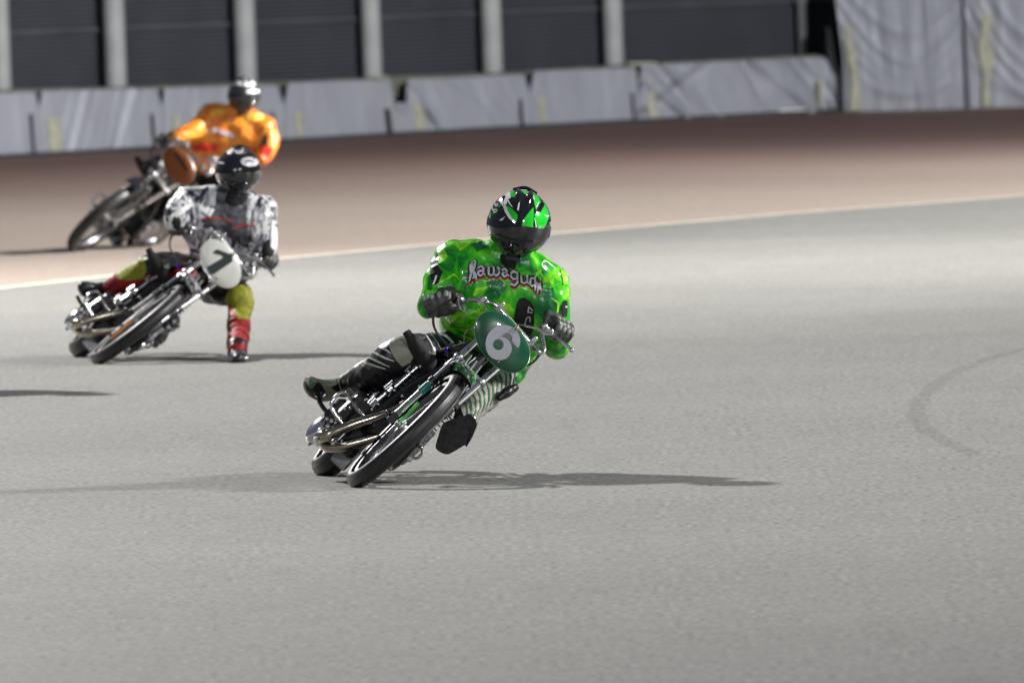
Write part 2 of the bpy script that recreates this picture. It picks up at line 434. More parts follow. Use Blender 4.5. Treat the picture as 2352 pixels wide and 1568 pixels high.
strip('white_line', A, B, .004, M['line'])
# thin dark scuffed tyre marks, right
mk = nodes('tyre_mark_rubber'); mm, n_, l_, p_ = mk
p_.inputs['Base Color'].default_value = (.05, .05, .05, 1); p_.inputs['Roughness'].default_value = .6
tc = n_.new('ShaderNodeTexCoord'); nz = n_.new('ShaderNodeTexNoise'); nz.inputs['Scale'].default_value = 5; nz.inputs['Detail'].default_value = 6
l_.new(tc.outputs['Object'], nz.inputs[0]); mr = n_.new('ShaderNodeMapRange'); mr.inputs[1].default_value = .4; mr.inputs[2].default_value = .75; mr.inputs[3].default_value = 0.05; mr.inputs[4].default_value = .18
l_.new(nz.outputs[0], mr.inputs[0]); l_.new(mr.outputs[0], p_.inputs['Alpha'])
tm = [(2420, 782), (2340, 805), (2250, 832), (2180, 865), (2130, 900), (2108, 930), (2108, 962), (2130, 990), (2175, 1015), (2240, 1045)]
P, _ = smooth_path([ground(*p) for p in tm], .05, 8); A = []; B = []
for i, p in enumerate(P):
    t = (P[min(i+1, len(P)-1)]-P[max(i-1, 0)]).normalized(); nn = Vector((-t.y, t.x, 0)); wq = .045+.008*math.sin(i*.7); A.append(p-nn*wq); B.append(p+nn*wq)
strip('tyre_mark', A, B, .004, mm)

# ---------------- far wall of padded barrier sections
def wall_at(px):
    """point on the wall's foot line under picture column px"""
    for (x0, y0), (x1, y1) in zip(wall_px, wall_px[1:]):
        if px <= x1 or x1 == 2352: break
    y = y0+(y1-y0)*(px-x0)/(x1-x0); return ground(px, y), y
def tarp_panel(parent, name, x0, x1, topf, folds, seed, amp=.02, nx=70, nz_=26, depth=.35, notch=None, corner=0, base_in=0):
    """cloth face between picture columns x0..x1, from the ground up to topf(x); real folds; closed by sides and a back"""
    vs = []; fs = []; rnd = random.Random(seed)
    for i in range(nx+1):
        u = i/nx; x = x0+(x1-x0)*u; g, yb = wall_at(x); D = (g-CAM).dot(FWD); top = topf(x)
        tz = (yb-top)/F*D
        for j in range(nz_+1):
            v = j/nz_; f = 0
            for (cx, slope, wd, a, v0, v1) in folds:
                if v0 <= v <= v1:
                    d = (u-(cx+slope*(v-.5)))/wd; env = min(1, (v-v0)/.12, (v1-v)/.12) if v1 < 1.01 else 1
                    f += a*math.exp(-d*d)*max(env, 0)
            f += .006*noise.noise(Vector((u*9+seed, v*3, seed)))
            vs.append(Vector((g.x, g.y-f-amp*.3, tz*v)))
    n = nz_+1
    for i in range(nx):
        for j in range(nz_): fs.append((i*n+j, (i+1)*n+j, (i+1)*n+j+1, i*n+j+1))
    b = len(vs)
    for i in range(nx+1): vs += [vs[i*n]+Vector((0, depth, 0)), vs[i*n+nz_]+Vector((0, depth, 0))]
    for i in range(nx): fs += [(i*n+nz_, (i+1)*n+nz_, b+2*i+3, b+2*i+1), (b+2*i, b+2*i+1, b+2*i+3, b+2*i+2)]
    for i in (0, nx):
        for j in range(nz_): pass
    me = pyd(vs, fs); o = link(name, me, M['tarp'], parent); me.set_sharp_from_angle(angle=R(50)); return o
def small_box(name, x0, x1, ytop, ybot, m, parent, out=.02, thick=.03, pts=None):
    """thin upright piece on the face of the wall"""
    P = []
    for (x, y) in (pts or [(x0, ytop), (x1, ytop), (x1, ybot), (x0, ybot)]):
        g, yb = wall_at(x); D = (g-CAM).dot(FWD); P.append(Vector((g.x, g.y-out, (yb-y)/F*D)))
    mb = MB(); mb.prism(P, Vector((0, thick, 0))); return mb.build(name, m, parent)
# sections: (seam x left, seam x right, top corner left, top corner right, top y left, top y right, notch bottom y)
secs = [(-120, 93, -100, 86, 216, 213, 248), (94, 375, 103, 364, 209, 204, 248), (376, 656, 383, 641, 203, 196, 243),
        (657, 908, 667, 901, 191, 183, 236), (909, 1222, 941, 1207, 184, 171, 214), (1223, 1468, 1232, 1465, 164, 156, 200), (1470, 1924, 1478, 1915, 150, 131, 190)]
strap_x = [78, 355, 632, 895, 1200, 1457]
lab = ['grey padded barrier section cut off by the left edge of the frame', 'grey padded barrier section with slanting creases, left of the orange rider',
       'grey padded barrier section behind the orange rider', 'smooth grey barrier section just right of the orange rider',
       'grey barrier section with a wide top gap and long diagonal creases', 'smoothest grey barrier section, left of the heavily creased one',
       'heavily creased grey barrier section with a rounded right corner beside the tall screen']
def folds_for(k):
    r = random.Random(k*5+1); out = []
    n = [6, 10, 5, 5, 10, 3, 20][k]; a = [.02, .04, .02, .014, .055, .008, .085][k]
    for i in range(n):
        sl = [-.08, .12, .06, .02, -.35, .0, -.22][k]*(.5+r.random())
        out.append((r.random()*.95, sl, .012+.03*r.random(), a*(.4+r.random())*(1 if r.random() > .4 else -.8), 0, 1.1))
    if k == 6:
        out += [(.1, .38, .03, .09, 0, 1.1), (.17, .42, .02, -.05, 0, 1.1)]
    return out
for k, (s0, s1, t0, t1, y0, y1, nb) in enumerate(secs):
    g0, _ = wall_at((s0+s1)/2)
    T = thing('barrier_section', lab[k], 'barrier', (g0.x, g0.y, 0), 'padded barrier sections along the far wall')
    def topf(x, s0=s0, s1=s1, t0=t0, t1=t1, y0=y0, y1=y1, nb=nb, k=k):
        if k == 4 and x < 937: return 237
        y = y0+(y1-y0)*(x-t0)/(t1-t0)+1.2*noise.noise(Vector((x*.02, k, 0)))
        if x < t0: lo = s0 if k != 4 else 937; return nb+(y0-nb)*max(0, (x-lo)/(t0-lo))
        if x > t1 and k != 6: return nb+(y1-nb)*(s1-x)/(s1-t1)
        if x > t1-26 and k == 6: y = y+40*(1-math.sqrt(max(0, 1-(1-(t1-x)/26)**2)))
        return y
    o = tarp_panel(T, 'cover', s0, s1, topf, folds_for(k), k, nx=110, nz_=24)
    for v in o.data.vertices: v.co -= T.location
    def rel(oo):
        for v in oo.data.vertices: v.co -= T.location
    if k < 6:
        sx = strap_x[k]; hw = 6 if k == 3 else 3; rel(small_box('seam_strap', 0, 0, 0, 0, M['dark'], T, .05, .06, [(sx-hw-3, nb+14), (sx+hw-3, nb+14), (sx+hw+2, wall_at(sx)[1]), (sx-hw+2, wall_at(sx)[1])]))
    xs = [(-70, -60), (112, 140), (400, 416), (681, 697), (953, 972), (1238, 1254), (1487, 1503)][k]
    yb = wall_at(xs[0])[1]-2; yt = nb+(22 if k != 6 else 22)
    r = random.Random(k); P = []
    for q in range(6): P.append((xs[0]+r.uniform(-2, 2)+q*1.2*(k != 3), yt+(yb-yt)*q/5))
    for q in range(5, -1, -1): P.append((xs[1]+r.uniform(-2, 2)+q*(1.6 if k in (1, 6, 4) else 0), yt+(yb-yt)*q/5))
    rel(small_box('foam_patch', 0, 0, 0, 0, M['foam'], T, .075 if k == 6 else .045, .03, P))
    if k == 6:
        rel(small_box('foam_patch', 0, 0, 0, 0, M['foam'], T, .09, .03, [(1882, 184), (1889, 184), (1891, 240), (1884, 244)]))
        rel(small_box('edge_binding', 0, 0, 0, 0, M['dark'], T, .05, .25, [(1905, 60), (1912, 66), (1922, 150), (1937, 190), (1937, 258), (1925, 260), (1922, 175), (1905, 140)]))
        rel(small_box('label_strip', 0, 0, 0, 0, M['white'], T, .09, .02, [(1790, 252), (1850, 250), (1850, 257), (1790, 259)]))
T = thing('gap_strip', 'thin dark strip for the shaded gap at the foot of the far wall', 'gap', (0, 145, 0))  # dark strip put in for the shaded gap under the barrier
mb = MB(); XB = [-150, 0, 225, 450, 675, 900, 1125, 1350, 1625, 1900, 1926]; 
for a_, b_ in zip(XB, XB[1:]):
    g, _ = wall_at(a_); h, _ = wall_at(b_); o_ = Vector((0, -.11, 0))
    P = [g+o_, h+o_, h+o_+Vector((0, 0, .045)), g+o_+Vector((0, 0, .045))]; mb.prism([p-T.location for p in P], Vector((0, .06, 0)))
me = mb.mesh(); bm = bmesh.new(); bm.from_mesh(me); bmesh.ops.remove_doubles(bm, verts=bm.verts, dist=.001); bm.to_mesh(me); bm.free(); link('strip', me, M['dark'], T, smooth=False)
# cap rail that runs behind the barrier tops
def rail_pts(x): g, yb = wall_at(x); return g, yb
T = thing('cap_rail', 'dull narrow rail running along the top of the padded barrier', 'rail', (0, 146, 0))
mb = MB()
for a, b, ya, yb_ in [(-100, 370, 213, 202), (370, 900, 202, 181), (900, 1215, 181, 168), (1215, 1480, 168, 150), (1480, 1900, 150, 130)]:
    P = []
    for x, y in ((a, ya-3), (b, yb_-3), (b, yb_+45), (a, ya+45)):
        g, yw = wall_at(x); D = (g-CAM).dot(FWD)+.42; P.append(Vector((g.x, g.y+.42, (yw-y)/F*D))-T.location)
    mb.prism(P, Vector((0, .12, 0)))
mb.build('rail', M['cap'], T)
for a, b, y in ((872, 897, 180), (1448, 1512, 149)):
    P = []
    for x, yy in ((a, y-4), (b, y-5), (b, y+1), (a, y+2)):
        g, yw = wall_at(x); D = (g-CAM).dot(FWD)+.3; P.append(Vector((g.x, g.y+.30, (yw-yy)/F*D))-T.location)
    MB().prism(P, Vector((0, .03, 0))).build('joint_plate', M['foam'], T)
# tall screen at the right
g0, _ = wall_at(2130)
T = thing('tall_screen', 'tall sagging grey tarpaulin screen with yellowed patches at the right end of the wall', 'screen', (g0.x, g0.y, 0))
def rel(oo):
    for v in oo.data.vertices: v.co -= T.location
def tall(k, x0, x1, folds, left):
    def tf(x):
        return -60
    o = tarp_panel(T, 'tarpaulin', x0, x1, tf, [], 20+k, nx=120, nz_=60)
    n = 61
    for i in range(121):
        for j in range(61):
            v = o.data.vertices[i*n+j]; u = i/120; t = j/60; f = 0
            # swags hanging between the two edges
            for (c, sag, a, wd, tl) in folds:
                line = c-sag*(1-(2*(u)-1)**2)+tl*(u-.5); f += .6*a*math.exp(-((t-line)/wd/1.3)**2)*(.4+.6*math.sin(math.pi*u)**.5)
            f += .022*noise.noise(Vector((u*11+k*3, t*1.6, 2)))+.012*noise.noise(Vector((u*26, t*2.5+u*4, k)))
            v.co.y -= f
            if left:
                sh = (1-u)*max(0, t-.42)*-.42; v.co.x += sh*.45
    rel(o); return o
tall(0, 1940, 2216, [(.35, .25, .05, .03, -.1), (.46, .3, .06, .035, -.15), (.60, .36, .05, .04, -.15), (.75, .4, .06, .03, -.2), (.25, .12, .04, .03, 0), (.92, .35, .05, .03, -.2)], True)
tall(1, 2222, 2480, [(.30, .2, .05, .03, -.2), (.45, .35, .06, .03, -.5), (.62, .4, .06, .03, -.6), (.8, .45, .05, .03, -.6), (.95, .4, .06, .04, -.7)], False)
rel(small_box('lacing', 0, 0, 0, 0, M['dark'], T, .06, .08, [(2215, -60), (2222, -60), (2226, 253), (2219, 254)]))
for P in ([(1946, 60), (1958, 55), (1963, 105), (1972, 120), (1968, 150), (1976, 200), (1980, 252), (1950, 255), (1958, 190), (1950, 120)],
          [(2262, 40), (2285, 30), (2278, 95), (2290, 130), (2272, 190), (2275, 240), (2255, 245), (2262, 180), (2250, 110), (2258, 80)]):
    rel(small_box('foam_patch', 0, 0, 0, 0, M['foam'], T, .10, .03, P))

# ---------------- dark stand behind the wall
T = thing('stand_wall', 'dark horizontally slatted wall of the stand behind the pale columns', 'building', (0, 158, 0))
BX0, BX1 = wall_at(-300)[0], wall_at(2600)[0]
def back(x, y, off):
    """point seen at (x, y) that stands off metres behind the barrier line"""
    g, yw = wall_at(min(max(x, -60), 2420)); D = (g-CAM).dot(FWD)+off; return CAM+ray(x, y)*D
XS = list(range(-500, 2901, 170))
mb = MB()
for a_, b_ in zip(XS, XS[1:]):
    P = [back(a_, 300, 1.80), back(b_, 300, 1.80)]
    P = [Vector((p.x, p.y, z)) for p, z in ((P[0], 0), (P[1], 0), (P[1], 7.5), (P[0], 7.5))]
    mb.add([p-T.location for p in P]+[p-T.location+Vector((0, .5, 0)) for p in P], [(0, 1, 2, 3), (7, 6, 5, 4), (3, 2, 6, 7)])
cl_ = mb.mesh(); bm = bmesh.new(); bm.from_mesh(cl_); bmesh.ops.remove_doubles(bm, verts=bm.verts, dist=.001); bm.to_mesh(cl_); bm.free()
link('cladding', cl_, M['facade'], T, smooth=False)
sl = MB(); rl = MB()
for k in range(0, 120):
    z = .4+k*.058
    for a_, b_ in zip(XS, XS[1:]):
        p0 = back(a_, 300, 1.73); p1 = back(b_, 300, 1.73); p0.z = z; p1.z = z; p0 = p0-T.location; p1 = p1-T.location; h = .024
        sl.add([p0, p1, p1+Vector((0, .02, h)), p0+Vector((0, .02, h)), p0+Vector((0, .06, 0)), p1+Vector((0, .06, 0))], [(0, 1, 2, 3), (0, 4, 5, 1)])
so = sl.build('slat', M['facade2'], T); so['kind'] = 'stuff'
for z in (1.55, 2.35, 3.2, 4.1):
    P = []
    for a_ in XS:
        p0 = back(a_, 300, 1.66); p0.z = z; P.append(p0-T.location)
    MB().tube(P, .018, 6, 1).build('horizontal_rail', M['facade3'], T)
cols = [(3, 212, 24), (267, 200, 25), (566, 192, 25), (856, 182, 23), (1132, 166, 24), (1411, 152, 23)]
cl = ['leftmost pale column, cut by the frame edge', 'second pale column from the left', 'pale column rising behind the orange rider’s helmet', 'pale column above the smooth barrier just right of the orange rider',
      'pale column second from the right', 'rightmost pale column before the dark wall']
for (x, y, wd), lb in zip(cols, cl):
    p = back(x, y, 1.3); base = Vector((p.x, p.y, 0)); r = wd/F*(p.y)
    t = thing('column', lb, 'column', base, 'round columns behind the barrier'); N = Vector((0, 0, 1))
    mb = MB(); mb.lathe([(r, 0), (r, .9), (r*.985, 3), (r*.98, 9)], (0, 0, 0), Vector((1, 0, 0)), Vector((0, 1, 0)), N, 28); mb.build('shaft', M['column'], t)
    mb = MB(); mb.lathe([(r*1.3, 0), (r*1.3, .12), (r*1.1, .16), (r, .16)], (0, 0, 0), Vector((1, 0, 0)), Vector((0, 1, 0)), N, 28); mb.build('foot', M['column'], t)
# dark upright box put in for the vertical shadow on the stand wall
t = thing('shadow_strip', 'dark upright strip standing in for a shadow left of the tall tarpaulin screen', 'shadow', (0, 0, 0))
p = back(1845, 140, 1.5); t.location = (p.x, p.y, 0)
mb = MB(); mb.box((0, 0, 3.5), .13, .13, 7); mb.build('shaft', M['black_metal'], t)
MB().box((0, -.1, 2.2), .09, .09, .09).build('bracket', M['facade3'], t); MB().box((0, -.1, 1.55), .16, .05, .05).build('bracket', M['facade3'], t)

# ================================================================== MOTORCYCLES
D6 = gdepth(808, 1117)
def V6(px, py, d):
    D = D6+d; return Vector((((px-1176)*D-(808-1176)*D6)/F, d, (-(py-784)*D+(1117-784)*D6)/F))
CB = Matrix((RIGHT, FWD, UP)).transposed()     # local (right, away, up) -> world
def frame_at(px, py, roll=0, yaw=0, s=1, pitch=0):
    o = ground(px, py)
    return Matrix.Translation(o) @ (CB @ Matrix.Rotation(roll, 3, 'Y') @ Matrix.Rotation(-yaw, 3, 'Z') @ Matrix.Rotation(pitch, 3, 'X')).to_4x4() @ Matrix.Scale(s, 4)
X, Y, Z = Vector((1, 0, 0)), Vector((0, 1, 0)), Vector((0, 0, 1))

def wheel(root, name, C, U, th, Ro, tw, thk):
    N = Vector((-U.z*math.cos(th), -math.sin(th), U.x*math.cos(th))).normalized(); Wd = U.cross(N).normalized()
    if Wd.y > 0: Wd = -Wd
    rimr = Ro-thk*1.05
    rimw = 'steel'; mb = MB(); mb.lathe([(rimr+.012, -tw*.36), (rimr-.006, -tw*.34), (rimr-.014, -tw*.12), (rimr-.016, 0), (rimr-.014, tw*.12), (rimr-.006, tw*.34), (rimr+.012, tw*.36), (rimr+.002, tw*.3), (rimr-.004, 0), (rimr+.002, -tw*.3)], C, U, Wd, N, 64, closed=True)
    wh = mb.build(name, M['rim'], root)
    prof = []
    for i in range(29):
        a = R(-112+224*i/28); g = .0022 if (i in (8, 11, 14, 17, 20)) else 0
        prof.append((Ro-thk*.5+(thk*.5-g)*math.cos(a), tw*.5*math.sin(a)))
    mb = MB(); mb.lathe(prof, C, U, Wd, N, 80); mb.build('tyre', M['tyre'], wh, 60)
    mb = MB()
    for k in range(36):
        a = 2*math.pi*k/36; d = U*math.cos(a)+Wd*math.sin(a); a2 = a+(.35 if k % 2 else -.35); e = U*math.cos(a2)+Wd*math.sin(a2)
        mb.tube([C+e*.03+N*(.032 if k % 4 < 2 else -.032), C+d*(rimr-.01)], .0016, 4, 1)
    mb.build('spokes', M['spoke'], wh)
    mb = MB(); mb.lathe([(.0, -.06), (.014, -.06), (.014, -.04), (.036, -.036), (.036, -.028), (.022, -.02), (.022, .02), (.036, .028), (.036, .036), (.014, .04), (.014, .06), (0, .06)], C, U, Wd, N, 20); mb.build('hub', M['alu'], wh)
    return N, Wd

def build_bike(root, col_fender, col_plate, digit, extra=None):
    U = Vector((.703, 0, .711)); Nf = Vector((-.711, 0, .703))
    Uw = Vector((.725, 0, .689)); Cf = V6(932, 990, 0); Cr = V6(838, 970, 1.27)
    N, Wd = wheel(root, 'front_wheel', Cf, Uw, R(6), .346, .080, .070)
    wheel(root, 'rear_wheel', Cr, Vector((.68, 0, .733)), R(5), .325, .115, .085)
    def B(b, u, n): # bike body frame: b back from the front contact, u up in the leaning plane, n towards the rider's right
        return Vector((-.105*b/1.27, b, .055*b/1.27))+U*u+Nf*n
    bX, bY, bZ = Nf, Vector((-.083, 1, .043)).normalized(), U
    T = lambda pts, r, m, name, seg=8, sub=4: MB().tube(pts, r, seg, sub).build(name, m, root)
    # fork
    axL, axR = Cf+N*.084, Cf-N*.056
    topL, topR = V6(1118, 762, .34), V6(1168, 822, .34)
    for side, (ax, tp) in enumerate(((axL, topL), (axR, topR))):
        midp = ax.lerp(tp, .42)
        o = MB().tube([midp, tp], .0165, 12, 1).build('fork_tube', M['chrome'], root)
        o = MB().tube([ax, ax.lerp(tp, .2), midp], [.016, .016, .0165], 12, 1).build('fork_slider', M['steel'], root)
        MB().tube([ax.lerp(tp, .29), ax.lerp(tp, .38)], .020, 12, 1).build('fork_band', M['teal'] if col_fender == 'deep_green' and side == 0 else M['black_metal'], o)
        MB().tube([midp-(tp-ax).normalized()*.012, midp+(tp-ax).normalized()*.012], .024, 12, 1).build('seal_ring', M['black_metal'], o)
        mb = MB(); mb.box(ax, .036, .03, .05, N, Wd, U); mb.ell(ax+N*(.03 if side == 0 else -.03), .014, .014, .014); mb.build('axle_clamp', M['black_metal'], root)
    for q, dd in ((.70, .0), (.93, .0)):
        a, b = axL.lerp(topL, q), axR.lerp(topR, q); c = (a+b)/2
        mb = MB(); mb.box(c+Vector((0, .02, 0)), (a-b).length+.05, .05, .028, (a-b).normalized(), Y, U); mb.ell(a, .026, .026, .022); mb.ell(b, .026, .026, .022)
        mb.build('fork_yoke', M['alu'] if q < .8 else M['black_metal'], root)
    for q in (.62, .64):
        a = axL.lerp(topL, q); MB().tube([a-U*.008, a+U*.008], .02, 10, 1).build('fork_clip', M['steel'], root)
    st = axL.lerp(topL, .7).lerp(axR.lerp(topR, .7), .5); st2 = axL.lerp(topL, .93).lerp(axR.lerp(topR, .93), .5)
    T([st+Vector((0, .05, 0)), st2+Vector((0, .05, 0))], .026, M['black_metal'], 'steering_head', 12)
    for o_ in (-.03, .0, .035):
        T([st+N*o_+Vector((0, -.02, 0)), st.lerp(st2, .4)+N*(o_+.01)+Vector((0, -.035, 0))], .006, M['steel'], 'stem_bolt', 6)
    # mudguard
    prof = [(.372, -.058), (.384, -.045), (.392, -.02), (.394, 0), (.392, .02), (.384, .045), (.372, .058), (.369, .055), (.389, 0), (.369, -.055)]
    mb = MB(); mb.lathe(prof, Cf, U, Wd, N, 26, R(-75), R(24), True); fo = mb.build('front_mudguard', M[col_fender], root)
    T([Cf+U*.396+Wd*.06-N*.01, Cf+U*.392+Wd*.08-N*.035, Cf+U*.37+Wd*.09-N*.06], .0025, M['lime'] if col_fender == 'deep_green' else M['steel'], 'mudguard_trim', 6)
    for sgn in (1, -1):
        T([Cf+U*.375-Wd*.1+N*.055*sgn, Cf+U*.2-Wd*.02+N*.075*sgn, Cf+N*.08*sgn], .0035, M['steel'], 'mudguard_stay', 6)
    if col_fender == 'deep_green':
        mb = MB(); mb.box(Cf+N*.05+U*.065+Wd*.01, .012, .03, .13, N, Wd, U); mb.build('fork_guard', M['lime'], root)
    if extra == 'seven':
        mb = MB(); mb.box(Cf+N*.045-U*.09, .012, .03, .17, N, Wd, U); mb.build('fork_guard', M['orange'], root)
    # handlebar
    hb = [V6(*c11(860, 380), .52), V6(*c11(1000, 340), .47), V6(*c11(1200, 305), .42), V6(*c11(1440, 325), .38), V6(*c11(1600, 375), .37), V6(*c11(1740, 470), .37),
          V6(1180, 745, .37), V6(*c10(390, 1110), .37), V6(*c10(480, 1220), .36), V6(*c10(590, 1285), .36), V6(*c10(650, 1235), .37), V6(*c10(640, 1100), .39), V6(*c10(585, 820), .43), V6(*c10(575, 730), .45), V6(*c10(640, 690), .47), V6(*c10(740, 760), .48), V6(*c10(960, 880), .52)]
    T(hb, .0112, M['chrome'], 'handlebar', 12, 5)
    o = T([V6(1010, 690, .54), V6(*c11(940, 360), .49)], .0165, M['rubber'], 'grip', 12)
    o = T([V6(*c10(780, 790), .49), V6(*c10(1080, 920), .54)], .0165, M['rubber'], 'grip', 12)
    for p_, nm in ((c11(1780, 450), 0), (c11(1400, 330), 0), (c10(400, 1030), 0)):
        c_ = V6(*p_, .36); mb = MB(); mb.box(c_, .05, .035, .022, U, Y, N); mb.tube([c_-Y*.02, c_-Y*.035], .007, 8, 1); mb.build('bar_clamp', M['steel'], root)
    le = [V6(*c10(60, 660), .33), V6(*c10(300, 700), .33), V6(*c10(520, 765), .34), V6(*c10(700, 825), .35), V6(*c10(850, 885), .35), V6(*c10(1020, 1020), .34), V6(*c10(1180, 1150), .34), V6(*c10(1265, 1230), .34)]
    T(le, [.003, .004, .0045, .006, .0055, .006, .0085, .007], M['chrome'], 'clutch_lever', 8)
    mb = MB(); mb.ell(le[-1], .012, .012, .012); mb.build('lever_ball', M['chrome'], root)
    mb = MB(); mb.box(V6(*c10(740, 830), .37), .05, .04, .03, X, Y, Z); mb.ell(V6(*c10(650, 690), .42), .02, .02, .013); mb.build('lever_mount', M['steel'], root)
    T([V6(*c11(820, 265), .46), V6(*c11(900, 225), .44), V6(*c11(965, 260), .43), V6(*c11(1010, 330), .43)], .007, M['chrome'], 'throttle_guide', 8)
    T([V6(*c11(900, 280), .45), V6(*c11(915, 400), .44), V6(*c11(965, 515), .44)], .005, M['chrome'], 'throttle_housing', 8)
    T([V6(*c11(1040, 420), .45), V6(*c11(1045, 480), .45), V6(*c11(1020, 550), .46)], .006, M['chrome'], 'bar_end', 8)
    for q in (0, 26):
        cb = [(820, 262), (620, 370), (450, 500), (375, 650), (370, 780), (400, 900), (480, 1050), (620, 1200), (780, 1300), (940, 1370)]
        T([V6(*c11(x_+q, y_+q*.35), .42-i_*.004) for i_, (x_, y_) in enumerate(cb)], [.0035]*5+[.0035, .005, .006, .006, .006], M['rubber'], 'cable', 6)
    T([V6(*c11(1445, 400), .36), V6(*c11(1475, 490), .34), V6(*c11(1425, 600), .3)], .003, M['chrome'], 'cable', 6)
    T([V6(*c11(1240, 890), .3), V6(*c11(1110, 950), .34), V6(*c11(1035, 1050), .4), V6(*c11(1015, 1200), .45)], .003, M['steel'], 'cable', 6)
    # number plate, an oval board wider than high
    pc = V6(1153, 785, .24); ax = Vector((.616, .06, -.788)).normalized(); ay = Vector((.788, .13, .616)); ay = (ay-ax*ay.dot(ax)).normalized(); az = ax.cross(ay)
    if az.y > 0: az = -az
    ring = []
    for k in range(56):
        a = 2*math.pi*k/56; cx, cy = math.cos(a), math.sin(a)
        ring.append((math.copysign(abs(cx)**.94, cx)*.154, math.copysign(abs(cy)**.95, cy)*.099))
    mb = MB()
    prof3 = [(1.0, -.001), (1.0, .004), (.97, .007), (.5, .011), (0, .013)]
    vs = []; fs = []
    for s_, h_ in prof3[:-1]: vs += [pc+ax*x_*s_+ay*y_*s_+az*h_ for x_, y_ in ring]
    vs.append(pc+az*.013); tip = len(vs)-1; n = 56
    for r_ in range(3):
        for k in range(n): fs.append((r_*n+k, r_*n+(k+1) % n, (r_+1)*n+(k+1) % n, (r_+1)*n+k))
    for k in range(n): fs.append((3*n+k, 3*n+(k+1) % n, tip))
    fs.append(tuple(range(n)))
    mb.add(vs, fs); pl = mb.build('number_plate', M[col_plate], root, 50)
    mb = MB(); rr = [pc+ax*x_*1.0+ay*y_*1.0+az*.004 for x_, y_ in ring]; rr.append(rr[0]); mb.tube(rr, .0018, 5, 1); mb.build('plate_edge', M['steel'], pl)
    def flat(polys, m, holes=()):
        vs = []; fs = []
        for pg, hs in polys:
            loops = [pg]+hs; tri = tessellate_polygon([[Vector((a_, b_, 0)) for a_, b_ in lp] for lp in loops]); allp = [p for lp in loops for p in lp]; b0 = len(vs)
            vs += [pc+ax*a_+ay*b_+az*(.0155) for a_, b_ in allp]; fs += [tuple(i+b0 for i in t_) for t_ in tri]
        link('digit', pyd(vs, fs), m, pl)
    if digit == '6':
        s_ = .29296/519*1.0
        def q(x_, y_): dx, dy = x_-798, y_-1308; return ((dx*.616+dy*.788)*s_, (dx*.788-dy*.616)*s_)
        outer = [(925, 1358), (938, 1325), (941, 1290), (932, 1255), (915, 1225), (890, 1200), (860, 1184), (825, 1175), (785, 1176), (745, 1190), (712, 1213), (685, 1245), (668, 1285), (663, 1325), (668, 1370), (685, 1408), (713, 1436), (750, 1451), (790, 1452), (825, 1441), (852, 1418), (868, 1388), (873, 1355), (866, 1325), (848, 1298), (822, 1278), (795, 1268),
                 (806, 1252), (826, 1243), (848, 1244), (866, 1254), (876, 1271), (876, 1290), (873, 1302), (893, 1330)]
        hole = [(765+43*math.cos(a*.5236), 1330+44*math.sin(a*.5236)) for a in range(12)]
        flat([([q(*p) for p in outer], [[q(*p) for p in hole]])], M['digit_grey'])
    if digit == '7':
        s_ = .23805/388/1.03; ca, sa = math.cos(R(-57.4)), math.sin(R(-57.4))
        def q(x_, y_):
            dx, dy = (x_-1452)*s_, -(y_-492)*s_; return (dx*ca+dy*sa, dx*-sa+dy*ca)
        flat([([q(*p) for p in [(1316, 526), (1476, 432), (1462, 412), (1384, 392), (1386, 368), (1420, 352), (1500, 385), (1560, 408), (1570, 468), (1382, 594), (1345, 590)]], [])], M['digit_dark'])
    if digit == 'bar':
        flat([([(-.095, .02), (.07, .025), (.07, .05), (-.09, .045)], [])], M['plate_black'])
    for p_ in ((615, 1290), (915, 1200), (770, 1462)):
        c_ = V6(*c1(*p_), .225); mb = MB(); mb.box(c_+Y*.012, .022, .010, .022, ax, Y, ay); mb.ell(c_+Y*.004, .008, .008, .008); mb.build('plate_bolt', M['pipe'], root)
    # frame, tank, seat
    tk = MB(); tk.ell(B(.72, .70, .0), .115, .25, .105, bX, bY, bZ, 20, 12); tank = tk.build('fuel_tank', M['gloss_black'] if extra != 'seven' else M['red_leather'], root)
    mb = MB(); mb.lathe([(.0, .0), (.03, .0), (.034, .006), (.03, .014), (0, .016)], B(.6, .80, .03), bX, bY, bZ, 16); mb.build('filler_cap', M['chrome'], tank)
    mb = MB(); mb.box(B(1.08, .72, 0), .22, .34, .07, bX, bY, bZ, .4); mb.build('seat', M['leather'], root)
    for sgn in (1, -1):
        T([B(.38, .86, .02*sgn), B(.55, .70, .1*sgn), B(.95, .64, .11*sgn), B(1.25, .62, .1*sgn)], .014, M['black_metal'], 'frame_rail')
        T([B(.38, .76, .02*sgn), B(.46, .5, .09*sgn), B(.52, .22, .12*sgn), B(.95, .2, .12*sgn), B(1.27, .33, .09*sgn)], .014, M['black_metal'], 'frame_rail')
        T([B(.95, .64, .11*sgn), B(1.27, .33, .1*sgn)], .011, M['black_metal'], 'frame_stay')
    # rear mudguard
    mb = MB(); mb.lathe([(.345, -.07), (.356, -.05), (.36, 0), (.356, .05), (.345, .07), (.342, .06), (.352, 0), (.342, -.06)], Cr, U, Vector((0, -1, 0)), Nf, 20, R(-80), R(30), True); mb.build('rear_mudguard', M['black_metal'], root)
    # engine
    mb = MB(); mb.box(B(.70, .33, .0), .30, .42, .24, bX, bY, bZ, .25); en = mb.build('crankcase', M['black_metal'], root)
    mb = MB(); mb.lathe([(0, .0), (.05, 0), (.085, -.006), (.10, -.02), (.104, -.05)], B(.62, .32, -.155), bZ, bY, Nf*-1, 28); mb.build('engine_cover', M['alu'], en)
    mb = MB(); mb.lathe([(0, .0), (.05, 0), (.085, -.006), (.10, -.02), (.104, -.05)], B(.62, .36, .155), bZ, bY, Nf, 28); mb.build('engine_cover', M['black_metal'], en)
